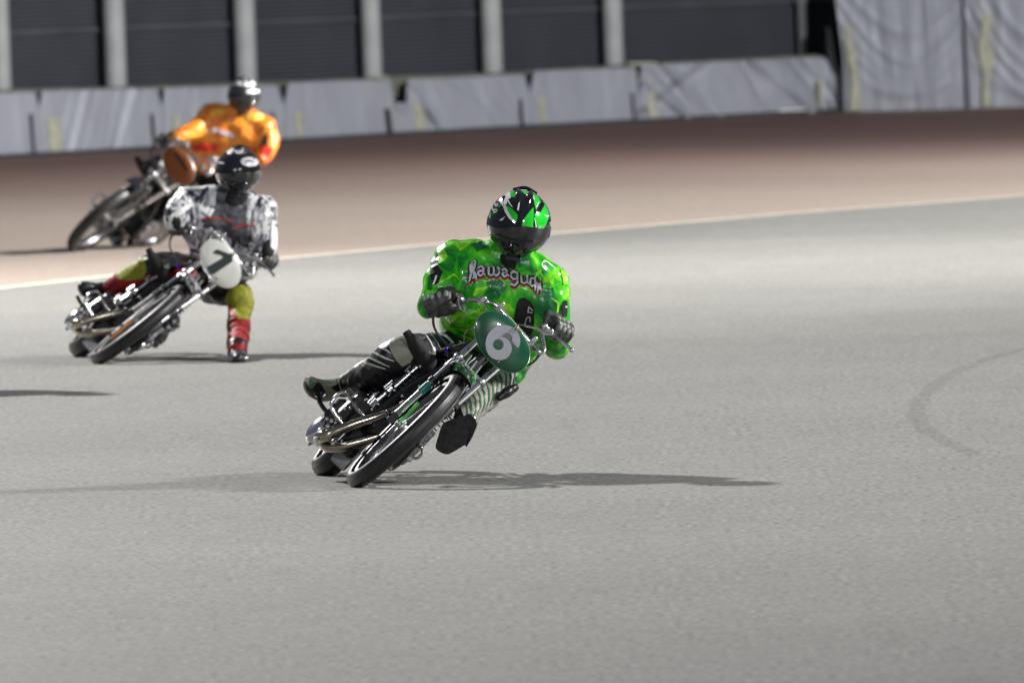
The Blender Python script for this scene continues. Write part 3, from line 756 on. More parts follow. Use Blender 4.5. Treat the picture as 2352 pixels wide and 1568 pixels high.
    mb = MB(); mb.box(B(.66, .55, .0), .24, .17, .24, bX, bY, bZ, .1); cy = mb.build('cylinder_block', M['black_metal'], root)
    mb = MB()
    for k in range(9): mb.box(B(.66, .45+k*.024, .0), .29, .215, .006, bX, bY, bZ, .1)
    mb.build('cooling_fins', M['black_metal'], cy)
    # carburettor side hardware along the right side of the frame
    mb = MB(); mb.tube([V6(*c9(1100, 640), .5), V6(*c9(1480, 330), .5), V6(*c9(1900, -40), .5)], .0125, 8, 1); mb.build('side_rail', M['black_metal'], root)
    for a_, b_, r_ in (((1215, 560), (1350, 440), .0085), ((1490, 345), (1840, 35), .0075), ((1130, 650), (1205, 570), .012), ((1385, 410), (1450, 350), .013), ((1650, 100), (1730, 10), .006), ((1320, 350), (1450, 240), .006), ((1060, 590), (1170, 480), .005), ((1090, 610), (1190, 520), .004), ((600, 740), (790, 570), .009), ((1340, 380), (1450, 290), .004),
                       ((1850, 340), (1900, 300), .007), ((1380, 490), (1420, 440), .004), ((1010, 560), (1060, 540), .006), ((1490, 810), (1640, 640), .008), ((1500, 850), (1700, 660), .005), ((1620, 560), (1560, 600), .007), ((860, 510), (910, 480), .006)):
        mb = MB(); mb.tube([V6(*c9(*a_), .47), V6(*c9(*b_), .47)], r_, 8, 1); mb.build('linkage_rod', M['steel'], root)
    for a_, r_ in (((1130, 690), .007), ((1230, 610), .008), ((1480, 390), .009), ((1700, 100), .008), ((1880, 20), .009), ((430, 840), .008), ((500, 870), .011), ((440, 960), .012), ((560, 900), .008), ((1420, 790), .008), ((1420, 890), .013), ((1480, 740), .007), ((1600, 480), .009), ((700, 690), .006), ((520, 1220), .011), ((560, 1190), .008), ((1870, 330), .010), ((350, 1000), .010), ((660, 1180), .006), ((255, 1175), .011)):
        mb = MB(); mb.lathe([(0, 0), (r_, 0), (r_, .012), (r_*.6, .018), (0, .018)], V6(*c9(*a_), .43), X, Z, -Y, 6); mb.build('bolt', M['steel'], root)
    T([V6(*c9(470, 900), .5), V6(*c9(430, 830), .5), V6(*c9(530, 800), .5), V6(*c9(600, 900), .5), V6(*c9(480, 980), .5)], .008, M['black_metal'], 'linkage_rod', 6)
    # exhaust, chrome cover, crash hoop
    T([V6(*c9(1640, 560), .5), V6(*c9(1500, 665), .48), V6(*c9(1250, 790), .45), V6(*c9(900, 905), .43), V6(*c9(650, 1000), .42), V6(*c9(430, 1095), .42), V6(*c9(330, 1120), .47), V6(*c9(300, 1160), .60), V6(*c9(330, 1210), .7)], [.016, .017, .019, .022, .024, .027, .029, .029, .028], M['pipe'], 'exhaust_pipe', 16)
    T([V6(*c9(330, 1210), .68), V6(*c9(430, 1270), .6), V6(*c9(600, 1270), .56), V6(*c9(850, 1230), .54), V6(*c9(1250, 1110), .52), V6(*c9(1420, 1020), .5)], [.026, .027, .028, .026, .022, .02], M['pipe'], 'exhaust_pipe', 16)
    mb = MB(); mb.ell(V6(*c9(330, 1000), .72), .088, .085, .048, U, Y, Nf, 22, 14); cv = mb.build('chain_cover', M['chrome'], root)
    mb = MB(); mb.lathe([(.09, -.01), (.096, 0), (.09, .01), (.084, 0)], V6(*c9(350, 1020), .74), U, Y, Nf, 30, closed=True); mb.build('cover_rim', M['black_metal'], cv)
    T([V6(*c9(700, 960), .42), V6(*c9(640, 880), .42), V6(*c9(560, 775), .42), V6(*c9(492, 660), .42), V6(*c9(510, 560), .42), V6(*c9(590, 465), .43), V6(*c9(690, 430), .44), V6(*c9(765, 470), .46), V6(*c9(830, 590), .48), V6(*c9(950, 740), .5), V6(*c9(1070, 840), .5)], .0085, M['chrome'], 'crash_hoop', 12, 6)
    mb = MB(); mb.box(V6(*c9(720, 1420), .75), .12, .12, .085, U, Y, Nf, .1); mb.build('skid_plate', M['alu'], root)
    mb = MB(); mb.box(V6(*c9(620, 760), .62), .13, .2, .10, U, Y, Nf, .2); mb.box(V6(*c9(900, 700), .62), .16, .16, .12, U, Y, Nf, .2); mb.box(V6(*c9(1200, 900), .64), .2, .16, .10, U, Y, Nf, .2); mb.box(V6(*c9(900, 1130), .66), .2, .2, .10, U, Y, Nf, .2); mb.build('gearbox', M['black_metal'], root)
    T([V6(*c9(300, 560), .72), V6(*c9(360, 660), .7), V6(*c9(470, 790), .66)], .011, M['black_metal'], 'foot_peg', 8)
    # hanging bracket on the inner side
    T([V6(*c9(1710, 1350), .5), V6(*c9(1790, 1310), .5), V6(*c9(1880, 1240), .5), V6(*c9(1920, 1330), .5), V6(*c9(1900, 1410), .5), V6(*c9(1820, 1465), .5), V6(*c9(1740, 1420), .5), V6(*c9(1710, 1350), .5)], .0075, M['steel'], 'peg_bracket', 8, 2)
    mb = MB(); mb.box(V6(*c9(1730, 1450), .52), .035, .05, .028, U, Y, Nf); mb.box(V6(*c2(1095, 1085), .52), .09, .02, .028, U, Y, Nf, .1); mb.box(V6(*c2(1045, 1130), .5), .05, .03, .022, U, Y, Nf, .1); mb.build('side_bracket', M['alu'], root)
    T([V6(*c9(1880, 1240), .5), V6(*c9(1920, 1190), .5), V6(*c2(1120, 1060), .52)], .009, M['steel'], 'gear_lever', 8)
    # padded knee rest, a curved black horn
    T([V6(*c2(930, 245), .42), V6(*c2(955, 285), .42), V6(*c2(1005, 350), .44), V6(*c2(1060, 430), .48), V6(*c2(1090, 500), .52)], [.018, .021, .036, .048, .05], M['bodysuit'], 'knee_rest', 12)
    T([V6(*c2(1140, 370), .42), V6(*c2(1150, 420), .42), V6(*c2(1110, 400), .42)], .008, M['steel'], 'knee_rest_bracket', 6)
    mb = MB(); mb.box(V6(*c2(1245, 392), .46), .014, .03, .03, X, Y, Z); mb.build('tank_highlight', M['purple'], root)  # small purple box that stands in for the highlight on the tank
    if extra == 'seven':
        # crumpled bare metal guard on the inner side
        vs = []; fs = []
        for i in range(9):
            for j in range(7):
                p_ = Vector((60+i*30, 1040+j*38)); cxy = (735+i*38-(j*14)+random.uniform(-9, 9), 1260-i*26+j*3-60+random.uniform(-9, 9)+j*14)
                vs.append((cxy, .25+random.uniform(-.03, .03)))
        root['_guard'] = 1
    return B

def clean(o):
    for k in list(o.keys()):
        if k.startswith('_'): del o[k]
b6 = thing('motorcycle', 'leaning race motorcycle with a green oval plate numbered 6', 'motorcycle', None, 'race motorcycles leaning through the bend', frame_at(808, 1117))
build_bike(b6, 'deep_green', 'plate_green', '6')
b7 = thing('motorcycle', 'leaning race motorcycle with a white oval number plate, its rider’s foot on the track', 'motorcycle', None, 'race motorcycles leaning through the bend', frame_at(215, 835, R(5.4), 0, 1.03))
build_bike(b7, 'gloss_black', 'plate_white', '7', 'seven'); clean(b7)
b3 = thing('motorcycle', 'dark race motorcycle with an orange oval plate, farthest back under the orange rider', 'motorcycle', None, 'race motorcycles leaning through the bend', frame_at(172, 577, R(3), R(25), 1.17))
build_bike(b3, 'gloss_black', 'plate_orange', 'bar')

# crumpled guard hanging under motorcycle with white plate
D7 = gdepth(215, 835)
inv = b7.matrix_world.inverted()
g_ = MB(); rnd = random.Random(3); n_i, n_j = 12, 8; vs = []; fs = []
outl_t = [(725, 1130), (760, 1090), (800, 1075), (850, 1060), (890, 1030), (930, 1000), (960, 960), (1010, 940), (1030, 960), (1060, 1000), (1060, 1060), (1062, 1110)]
outl_b = [(725, 1180), (745, 1230), (770, 1270), (800, 1305), (840, 1300), (865, 1275), (890, 1265), (920, 1225), (945, 1190), (960, 1160), (990, 1140), (1010, 1125)]
for i in range(n_i):
    for j in range(n_j):
        t_ = j/(n_j-1); x_ = outl_t[i][0]*(1-t_)+outl_b[i][0]*t_; y_ = outl_t[i][1]*(1-t_)+outl_b[i][1]*t_
        p_ = W(*c5(x_+rnd.uniform(-8, 8), y_+rnd.uniform(-8, 8)), D7+.7+rnd.uniform(-.022, .022)); vs.append(inv @ p_)
for i in range(n_i-1):
    for j in range(n_j-1): fs.append((i*n_j+j, (i+1)*n_j+j, (i+1)*n_j+j+1, i*n_j+j+1))
g_.add(vs, fs); o = g_.build('crumpled_guard', M['steel'], b7, 15)
sm = o.modifiers.new('thick', 'SOLIDIFY'); sm.thickness = .004

# ================================================================== RIDERS
def glove(parent, off, C, bar, toward, elbow, s=1.0, mirror=1):
    """hand closed round a bar through C. bar: unit vector along the bar pointing to the thumb side; toward: direction the knuckles face"""
    bar = bar.normalized(); k = (toward-bar*toward.dot(bar)).normalized(); e = bar.cross(k)   # e: third axis
    if e.z < 0: e = -e                      # e points up-ish: back of the hand
    ch = []
    for i, q in enumerate((-.036, -.012, .012, .034)):
        r = (.0115, .0125, .0125, .0115)[i]*s; L = (.93, 1.0, 1.02, .97)[i]
        P = []
        for a in (125, 85, 45, 0, -45, -85):
            rr = .034*s*L*(1.12 if a in (45, 85) else 1); P.append(C+bar*q*s+k*math.cos(R(a))*rr+e*math.sin(R(a))*rr)
        ch.append((P, [r*1.12, r*1.15, r*1.05, r, r*.95, r*.88]))
    back = -k*.028*s+e*.03*s
    for q in (-.03, -.01, .012, .03):
        ch.append(([C+bar*q*s+e*.036*s+k*.0, C+bar*q*s*.8+back-k*.02*s, C+bar*q*s*.6+back*1.2-k*.045*s], [.015*s, .018*s, .02*s]))
    ch.append(([C+bar*.028*s+back*1.1-k*.03*s, C+bar*.052*s-k*.02*s+e*.002*s, C+bar*.052*s+k*.012*s-e*.024*s, C+bar*.042*s+k*.032*s-e*.022*s], [.018*s, .0165*s, .0135*s, .012*s]))
    wr = C-k*.055*s+e*.03*s
    ch.append(([wr, wr.lerp(elbow, .22)], [.032*s, .036*s]))
    me = blob(ch, (), .0055*s, .0014, 30, 1); me2 = [v for v in me.vertices]
    for v in me2: v.co -= off
    o = link('glove', me, M['glove'], parent)
    for q in (-.036, -.012, .012, .034):
        mb = MB(); c_ = C+bar*q*s+e*.046*s+k*.008*s-off; mb.ell(c_, .0095*s, .013*s, .006*s, bar, k, e, 10, 6); mb.build('knuckle_pad', M['glove_pad'], o)
        mb = MB(); c_ = C+bar*q*s+k*.045*s+e*.016*s-off; mb.ell(c_, .008*s, .005*s, .011*s, bar, k, e, 10, 6); mb.build('finger_pad', M['glove_pad'], o)
    return o
def helmet(parent, off, C, roll, pitch, yaw, s, mshell, sink=0):
    Mx = Matrix.Rotation(roll, 3, 'Y') @ Matrix.Rotation(yaw, 3, 'Z') @ Matrix.Rotation(pitch, 3, 'X')
    T3 = CB @ Mx
    def P(v, k=1.0):
        x, y, z = v; sx = .1385; sy = .162; sz = .150 if z > 0 else .160
        if z < 0: sx *= 1-.26*(-z)**1.7; sy *= 1-.10*(-z)**2
        if y < -.3 and z < -.2: sy *= 1+.06*min(1, (-y-.3)*2)
        return C+T3 @ (Vector((x*sx, y*sy, z*sz))*k*s)-off
    nu, nv = 48, 30; vs = []; fs = []
    for j in range(nv+1):
        th = math.pi*(j/nv)*.90
        for i in range(nu):
            ph = 2*math.pi*i/nu; vs.append(P((math.sin(th)*math.cos(ph), math.sin(th)*math.sin(ph), math.cos(th))))
    n = len(vs)
    for i in range(nu): fs += [(j*nu+i, (j+1)*nu+i, (j+1)*nu+(i+1) % nu, j*nu+(i+1) % nu) for j in range(nv)]
    for i in range(nu): ph = 2*math.pi*i/nu; th = math.pi*.90; vs.append(P((math.sin(th)*math.cos(ph)*.8, math.sin(th)*math.sin(ph)*.8, math.cos(th)*.9)))
    fs += [(nv*nu+i, n+i, n+(i+1) % nu, nv*nu+(i+1) % nu) for i in range(nu)]
    me = pyd(vs, fs); h = link('helmet', me, mshell, parent)
    bm = bmesh.new(); bm.from_mesh(me); bmesh.ops.remove_doubles(bm, verts=bm.verts, dist=.0004); bmesh.ops.recalc_face_normals(bm, faces=bm.faces); bm.to_mesh(me); bm.free()
    me.polygons.foreach_set('use_smooth', [True]*len(me.polygons))
    # visor
    vs = []; fs = []; a0, a1 = R(183), R(357); z0, z1 = -.60, .16; nx, nz_ = 40, 14
    for lay_, k in ((0, 1.022), (1, 1.004)):
        for i in range(nx+1):
            ph = a0+(a1-a0)*i/nx; cu = math.sin(math.pi*i/nx)
            for j in range(nz_+1):
                z = (z0*(.45+.55*cu**.6))+((z1*(.55+.45*cu**.5))-(z0*(.45+.55*cu**.6)))*j/nz_
                rr = math.sqrt(1-z*z); vs.append(P((rr*math.cos(ph), rr*math.sin(ph), z), k))
    m_ = (nx+1)*(nz_+1)
    for i in range(nx):
        for j in range(nz_):
            a = i*(nz_+1)+j; fs.append((a, a+nz_+1, a+nz_+2, a+1)); fs.append((m_+a, m_+a+1, m_+a+nz_+2, m_+a+nz_+1))
    rim = [i*(nz_+1) for i in range(nx+1)]+[nx*(nz_+1)+j for j in range(1, nz_+1)]+[i*(nz_+1)+nz_ for i in range(nx-1, -1, -1)]+[j for j in range(nz_-1, 0, -1)]
    for a, b in zip(rim, rim[1:]+rim[:1]): fs.append((a, b, m_+b, m_+a))
    mb = MB(); mb.add(vs, fs); vz = mb.build('visor', M['visor'], h)
    for sgn in (1, -1):
        mb = MB(); c_ = P((.965*sgn, -.14, -.06), 1.01); mb.ell(c_, .006*s, .024*s, .024*s, T3 @ X, T3 @ Y, T3 @ Z); mb.build('visor_pivot', M['gloss_black'], h)
    # chin vent, brow vents, top scoop and rear wing
    mb = MB(); mb.box(P((0, -.62, -.80), 1.02), .07*s, .012*s, .018*s, T3 @ X, T3 @ Y, T3 @ Z, .3); mb.build('chin_vent', M['rubber'], h)
    for sgn in (1, -1):
        a_, b_ = P((.13*sgn, -.72, .62), 1.0), P((.17*sgn, -.35, .91), 1.0); c_ = P((.20*sgn, .05, .97), 1.0)
        mb = MB(); mb.tube([a_, b_, c_], [.008*s, .017*s, .010*s], 10, 4); mb.build('top_vent', mshell, h)
        a_, b_ = P((.55*sgn, -.55, .58), 1.0), P((.6*sgn, -.2, .75), 1.0)
        mb = MB(); mb.tube([a_, b_], [.008*s, .012*s], 10, 1); mb.build('side_vent', mshell, h)
    mb = MB(); mb.tube([P((-.35, .35, .86), 1.03), P((0, .25, .97), 1.06), P((.35, .35, .86), 1.03)], .008*s, 8, 4); mb.build('spoiler', mshell, h)
    return h, T3
def conv(me, off):
    for v in me.vertices: v.co -= off
    me.update(); return me

def body(parent, off, neck, head, torso, legs, arms):
    ch = [([neck, head], [.065, .075]), ([head], [.10]), ([head+Vector((0, -.095, -.01)), head+Vector((0, -.10, -.03))], [.014, .016])]+legs+arms
    me = blob(ch, [torso], .016, 0, 8, 1)
    return link('body', conv(me, off), M['bodysuit'], parent)

# ---------- rider of motorcycle 6 -------------------------------------------------
def Q(D0):
    return lambda px, py, d: W(px, py, D0+d)
q = Q(D6); off = ground(808, 1117)+Vector((0.3, 1.0, 0))
r6 = thing('person', 'rider in a shiny marbled green jersey and green and black helmet, one boot dangling', 'person', off, 'riders on the race motorcycles')
leg_r = ([q(1085, 812, 1.0), q(1010, 808, .78), q(925, 814, .52), q(850, 863, .68), q(803, 884, .84)], [.10, .088, .084, .080, .056])
leg_l = ([q(1150, 845, 1.0), q(1135, 872, .8), q(1112, 908, .58), q(1080, 942, .40), q(1068, 960, .34)], [.092, .082, .072, .058, .052])
torso6 = [(q(1042, 598, .68), q(1262, 646, .70), .088), (q(1050, 640, .66), q(1255, 690, .70), .10), (q(1060, 690, .74), q(1230, 745, .78), .11), (q(1058, 738, .88), q(1200, 800, .90), .10)]
arm_r = ([q(1042, 598, .68), q(1010, 648, .55), q(1000, 690, .58)], [.08, .06, .04])
arm_l = ([q(1262, 650, .68), q(1278, 720, .72), q(1275, 790, .68), q(1283, 770, .6)], [.08, .058, .048, .04])
body(r6, off, q(1185, 600, .62), q(1193, 530, .58), [(a, b, r*.9) for a, b, r in torso6], [([p for p in leg_r[0]], [r*.85 for r in leg_r[1]]), (leg_l[0], [r*.85 for r in leg_l[1]])], [(arm_r[0], [r*.85 for r in arm_r[1]]), (arm_l[0], [r*.85 for r in arm_l[1]])])
# trousers
me = conv(blob([leg_r, leg_l], [[(q(1085, 800, 1.0), q(1150, 830, 1.0), .10)]], .011, .010, 13, 2), off)
tr = link('trousers', me, M['leather'], r6); bt = bvh_of(me, off)
print_on('knee_panel', bt, tr, off, [('p', [c2(*p) for p in [(800, 285), (835, 262), (925, 262), (990, 440), (960, 490), (900, 520), (850, 470), (800, 370)]])], M['pale_leather'], .003)
print_on('knee_stripe', bt, tr, off, [('s', [c2(*p) for p in pts], [1, 5, 4.5, 2]) for pts in ([(690, 350), (730, 370), (780, 395), (815, 420)], [(645, 395), (700, 420), (770, 455), (835, 478)], [(605, 440), (660, 458), (720, 485), (800, 520)], [(570, 478), (640, 498), (690, 515), (770, 538)])]
         + [('s', [c2(590, 510), c2(650, 540)], .9), ('s', [c2(600, 500), c2(660, 525)], .9)], M['stripe_leather'], .003)
print_on('thigh_panel', bt, tr, off, [('s', [c2(*p) for p in pts], w_) for pts, w_ in (([(1180, 262), (1240, 285), (1290, 330), (1310, 370)], 5), ([(1075, 262), (1120, 330), (1150, 400)], 3), ([(1120, 262), (1170, 330), (1200, 390)], 1.5))], M['greywhite'], .003)
print_on('cuff_piping', bt, tr, off, [('s', [c9(600, 225), c9(625, 300), c9(655, 400)], 2.2)], M['pale_leather'], .003)
white_leg = [c3(*p) for p in [(540, 720), (600, 640), (700, 500), (800, 400), (900, 380), (1090, 380), (1070, 520), (900, 690), (760, 830), (690, 900), (580, 850)]]
print_on('pale_leg_panel', bt, tr, off, [('p', white_leg)], M['pale_leather'], .003)
gs = []
for k in range(12):
    t_ = k/11; x0 = 575+t_*430; y0 = 700-t_*330
    gs.append(('s', [c3(x0-10, y0-40), c3(x0+22, y0+30), c3(x0+30-18*t_, y0+130), c3(x0-8, y0+200)], [.8, 3.2, 3.2, .6]))
print_on('green_leg_stripe', bt, tr, off, gs, M['green_stripe'], .0048)
me = conv(blob([([q(*c3(1030, 560), .55), q(*c3(960, 600), .52), q(*c3(890, 650), .5)], [.018, .024, .016])], (), .006, .004, 40, 1), off)
link('knee_slider', me, M['leather'], r6)
# boots
me = conv(blob([([q(790, 888, .88), q(768, 890, .85), q(745, 894, .78), q(724, 891, .70), q(712, 880, .64)], [.050, .040, .046, .048, .032]), ([q(752, 905, .82), q(735, 905, .74)], [.035, .035])], (), .007, .003, 25, 2), off)
bo = link('boot', me, M['olive'], r6); bb = bvh_of(me, off)
print_on('boot_panel', bb, bo, off, [('p', [c9(*p) for p in [(85, 270), (150, 350), (190, 370), (260, 270), (310, 275), (390, 400), (400, 470), (330, 530), (230, 570), (160, 500), (100, 380)]]), ('p', [c9(*p) for p in [(480, 350), (540, 320), (610, 280), (640, 400), (560, 410)]])], M['leather'], .002)
print_on('boot_trim', bb, bo, off, [('p', [c9(*p) for p in [(140, 220), (240, 270), (190, 360), (150, 320)]])], M['green_stripe'], .003)
mb = MB(); mb.lathe([(0, 0), (.011, 0), (.011, .01), (.005, .01), (.005, .004), (0, .004)], q(*c9(110, 225), .6)-off, X, Z, -Y, 12); mb.build('toe_bolt', M['steel'], bo)
mb = MB(); mb.ell(q(*c9(385, 475), .68)-off, .012, .012, .012); mb.build('buckle', M['chrome'], bo)
outl = [(470, 842), (530, 822), (600, 806), (650, 812), (680, 850), (682, 910), (650, 1000), (608, 1070), (598, 1088), (585, 1072), (520, 1110), (430, 1157), (370, 1142), (325, 1110), (320, 1075), (345, 985), (385, 880)]
outl, _ = smooth_path([Vector((x_, y_, 0)) for x_, y_ in outl+outl[:1]], .1, 3); outl = [(p.x, p.y) for p in outl[:-1]]
mb = MB(); mb.prism([q(*c3(*p), .20)-off for p in outl], FWD*.03)
sole = mb.mesh('sole'); bm = bmesh.new(); bm.from_mesh(sole); bmesh.ops.bevel(bm, geom=bm.edges[:], offset=.004, segments=2, affect='EDGES'); bm.to_mesh(sole); bm.free()
me = conv(blob([([q(1072, 968, .40), q(1060, 985, .34), q(1040, 1005, .28), q(1025, 1018, .26)], [.052, .058, .054, .038]), ([q(1078, 964, .3)], [.032])], (), .008, .003, 22, 2), off)
bo = link('boot', me, M['leather'], r6); link('sole', sole, M['sole'], bo).data.set_sharp_from_angle(angle=R(40))
mb = MB(); mb.ell(q(*c3(650, 840), .22)-off, .018, .018, .02); mb.build('heel_plate', M['steel'], bo)
mb = MB(); mb.tube([q(*c3(460, 770), .3)-off, q(*c3(440, 820), .28)-off, q(*c3(500, 860), .25)-off, q(*c3(540, 820), .24)-off], .005, 6); mb.build('boot_strap', M['steel'], bo)
# jersey
sl_r = ([q(1042, 600, .68), q(1022, 630, .60), q(1009, 652, .54), q(998, 680, .52), q(986, 703, .53)], [.090, .080, .074, .064, .056])
sl_l = ([q(1264, 650, .68), q(1272, 700, .71), q(1277, 760, .72), q(1279, 797, .68), q(1286, 778, .60)], [.088, .072, .062, .056, .046])
hem = [(q(1042, 598, .68), q(1262, 648, .70), .090), (q(1052, 640, .66), q(1255, 690, .70), .108), (q(1064, 690, .74), q(1228, 745, .78), .118), (q(1055, 730, .86), q(1195, 790, .88), .095), (q(1046, 742, .95), q(1180, 830, .98), .075)]
me = conv(blob([sl_r, sl_l, ([q(1045, 597, .68), q(1110, 590, .68), q(1160, 596, .64), q(1215, 612, .64), q(1262, 648, .69)], [.088, .080, .078, .078, .088]), ([q(1180, 800, .95), q(1178, 845, .98), q(1172, 862, .98)], [.08, .07, .05])], [hem], .0085, .009, 14, 1, 3), off)
je = link('jersey', me, M['jersey_green'], r6); bj = bvh_of(me, off)
P8 = lambda pts: [c8(*p) for p in pts]
print_on('collar', bj, je, off, [('p', P8([(880, -160), (1130, -160), (1130, 150), (1120, 240), (1080, 290), (970, 270), (930, 200), (880, 60)]))], M['bodysuit'], .003)
G = {'K': [[(.35, 1.9), (.1, 1.5), (.12, .6), (.0, -.1), (-.15, -.35)], [(.35, 1.7), (.45, .7), (.6, .1), (.35, .1)], [(.2, .8), (.6, 1.2), (.8, 1.9), (.55, 2.05)], [(.55, .9), (.85, .4), (.9, -.1)]],
     'a': [[(.1, .8), (.45, 1.05), (.75, .85), (.75, .15), (1.0, .05)], [(.75, .55), (.2, .5), (.15, .15), (.4, -.05), (.7, .15)]],
     'w': [[(.12, 1.0), (.12, .15), (.3, -.05), (.5, .2)], [(.5, 1.0), (.5, .15), (.68, -.05), (.9, .25)], [(.9, .2), (.92, .85), (.78, 1.0)]],
     'g': [[(.75, .9), (.35, 1.05), (.15, .8), (.15, .2), (.4, -.05), (.7, .15)], [(.8, 1.0), (.78, -.5), (.5, -.8), (.05, -.65)]],
     'u': [[(.15, 1.0), (.15, .1), (.4, -.05), (.7, .15)], [(.78, 1.0), (.78, .1), (1.0, -.05)]],
     'c': [[(.85, .85), (.4, 1.02), (.18, .75), (.18, .2), (.45, -.05), (.85, .15)]],
     'h': [[(.2, 1.7), (.2, 0)], [(.2, .7), (.5, 1), (.8, .8), (.8, .1), (.65, -.35)]],
     'i': [[(.3, 1.0), (.3, .1), (.6, -.05)], [(.25, 1.35), (.4, 1.5)]]}
word = [('K', 150, 500, 150, 185), ('a', 300, 430, 175, 185), ('w', 510, 430, 290, 180), ('a', 812, 445, 165, 165), ('g', 990, 500, 200, 165), ('u', 1205, 585, 190, 180), ('c', 1400, 650, 110, 190), ('h', 1500, 740, 100, 180), ('i', 1600, 720, 80, 150)]
def letters(name, dx, dy, wd, m, eps):
    for ch_, ox, oy, w_, h_ in word:
        print_on(name, bj, je, off, [('s', [c8(ox+a*w_+dx, oy-b*h_+dy) for a, b in st_], wd) for st_ in G[ch_]], m, eps, True)
letters('letter_shadow', 8, 42, 8.5, M['red'], .0035)
letters('letter_outline', 3, 5, 10.6, M['bodysuit'], .0048)
letters('letter', 0, 0, 4.7, M['greywhite'], .0062)
print_on('number_patch', bj, je, off, [('p', P8([(1190, 910), (1290, 890), (1420, 970), (1490, 1080), (1500, 1400), (1480, 1560), (1400, 1700), (1300, 1690), (1180, 1600), (1080, 1480), (1090, 1250), (1140, 1000)]))], M['bodysuit'], .004)
print_on('number_outline', bj, je, off, [('s', P8([(1470, 1150), (1385, 1075), (1365, 1190), (1460, 1195)]), 2.4), ('s', P8([(1300, 1450), (1345, 1290), (1410, 1280), (1400, 1390)]), 2.4)], M['stripe_leather'], .0055)
P1 = lambda pts: [c1(*p) for p in pts]
print_on('sleeve_patch', bj, je, off, [('p', P1([(243, 690), (275, 668), (302, 675), (300, 720), (335, 760), (300, 850), (262, 870), (238, 790)])), ('p', P1([(1288, 975), (1308, 990), (1308, 1110), (1278, 1110), (1262, 1040)]))], M['bodysuit'], .003)
print_on('sleeve_logo', bj, je, off, [('s', P1([(250, 725), (300, 700)]), 4), ('s', P1([(262, 860), (285, 790)]), 4), ('s', P1([(1290, 1030), (1306, 1030)]), 4)], M['white'], .0045)
# shards of lighter and darker print
print_on('light_print', bj, je, off, [('p', P8([(270, 690), (540, 655), (400, 770), (240, 860), (220, 830)])), ('p', P8([(1560, 350), (1640, 285), (1650, 380), (1850, 605), (1720, 560), (1690, 460)])), ('p', P1([(300, 600), (340, 570), (375, 640), (350, 680), (305, 700)])), ('p', P1([(420, 545), (500, 520), (560, 540), (470, 600)])), ('p', P1([(1255, 740), (1310, 760), (1318, 860), (1280, 860)])), ('p', P1([(340, 1060), (480, 1070), (440, 1130), (380, 1180), (345, 1150)])), ('s', P1([(260, 880), (420, 780), (470, 830)]), [2, 5, 1]), ('s', P1([(1180, 960), (1240, 1000), (1230, 1100)]), [1, 5, 3])], mat('yellow_green_print', (.26, .74, .02), .32, 0, .3, 30, .01, 12, coat=.3), .003)
print_on('dark_print', bj, je, off, [('p', P8([(480, 560), (760, 500), (930, 620), (760, 900), (560, 900), (380, 870), (560, 700)])), ('p', P1([(560, 540), (640, 520), (690, 570), (600, 600)])), ('p', P1([(1090, 900), (1200, 880), (1230, 1010), (1180, 1120), (1090, 1100)])), ('p', P1([(230, 780), (260, 820), (250, 900), (215, 900)])), ('p', P1([(290, 600), (330, 560), (300, 620), (262, 670)])), ('p', P8([(1150, 110), (1450, 90), (1380, 180), (1180, 260)]))], mat('dark_green_print', (.002, .16, .035), .3, 0, .3, 30, .01, 12, coat=.3), .0028)
# gloves
v6g = lambda p: (b6.matrix_world @ p)
CL = v6g(V6(1014, 697, .50)); CLi = v6g(V6(1042, 692, .48)); glove(r6, off, CL, (CLi-CL), -FWD*1.0+UP*.25, q(985, 690, .75), 1.5)
CR = v6g(V6(1283, 760, .535)); CRi = v6g(V6(1262, 750, .5)); glove(r6, off, CR, (CRi-CR), -FWD*1.0-UP*.1+RIGHT*.1, q(1285, 790, .75), 1.18)
# helmet with printed panels
he, T3 = helmet(r6, off, q(1192.5, 515, .54), R(10), R(14), R(0), 1.035, M['gloss_black'])
bh = bvh_of(he.data, off)
P7 = lambda pts: [c7(*p) for p in pts]
print_on('green_panel', bh, he, off, [('p', P7([(450, 400), (510, 420), (590, 480), (690, 590), (680, 680), (650, 745), (560, 650), (490, 540)])), ('p', P7([(130, 1010), (175, 1040), (230, 1150), (270, 1240), (230, 1240), (160, 1150)])), ('p', P7([(765, 795), (790, 700), (860, 600), (960, 480), (1000, 440), (1000, 660), (990, 830)])),
    ('p', P7([(1015, 570), (1100, 540), (1180, 440), (1190, 320), (1240, 400), (1290, 520), (1300, 620), (1250, 760), (1200, 850), (1090, 850), (1040, 720)])), ('p', P7([(520, 105), (620, 92), (650, 250), (545, 240)])), ('p', P7([(160, 540), (180, 570), (150, 720), (120, 730), (130, 620)])),
    ('p', P7([(985, 140), (1040, 150), (1100, 250), (1140, 340), (1090, 400), (1050, 500), (1020, 400)])), ('p', P7([(760, 120), (860, 130), (960, 160), (970, 210), (820, 180)]))], M['gloss_green'], .0015)
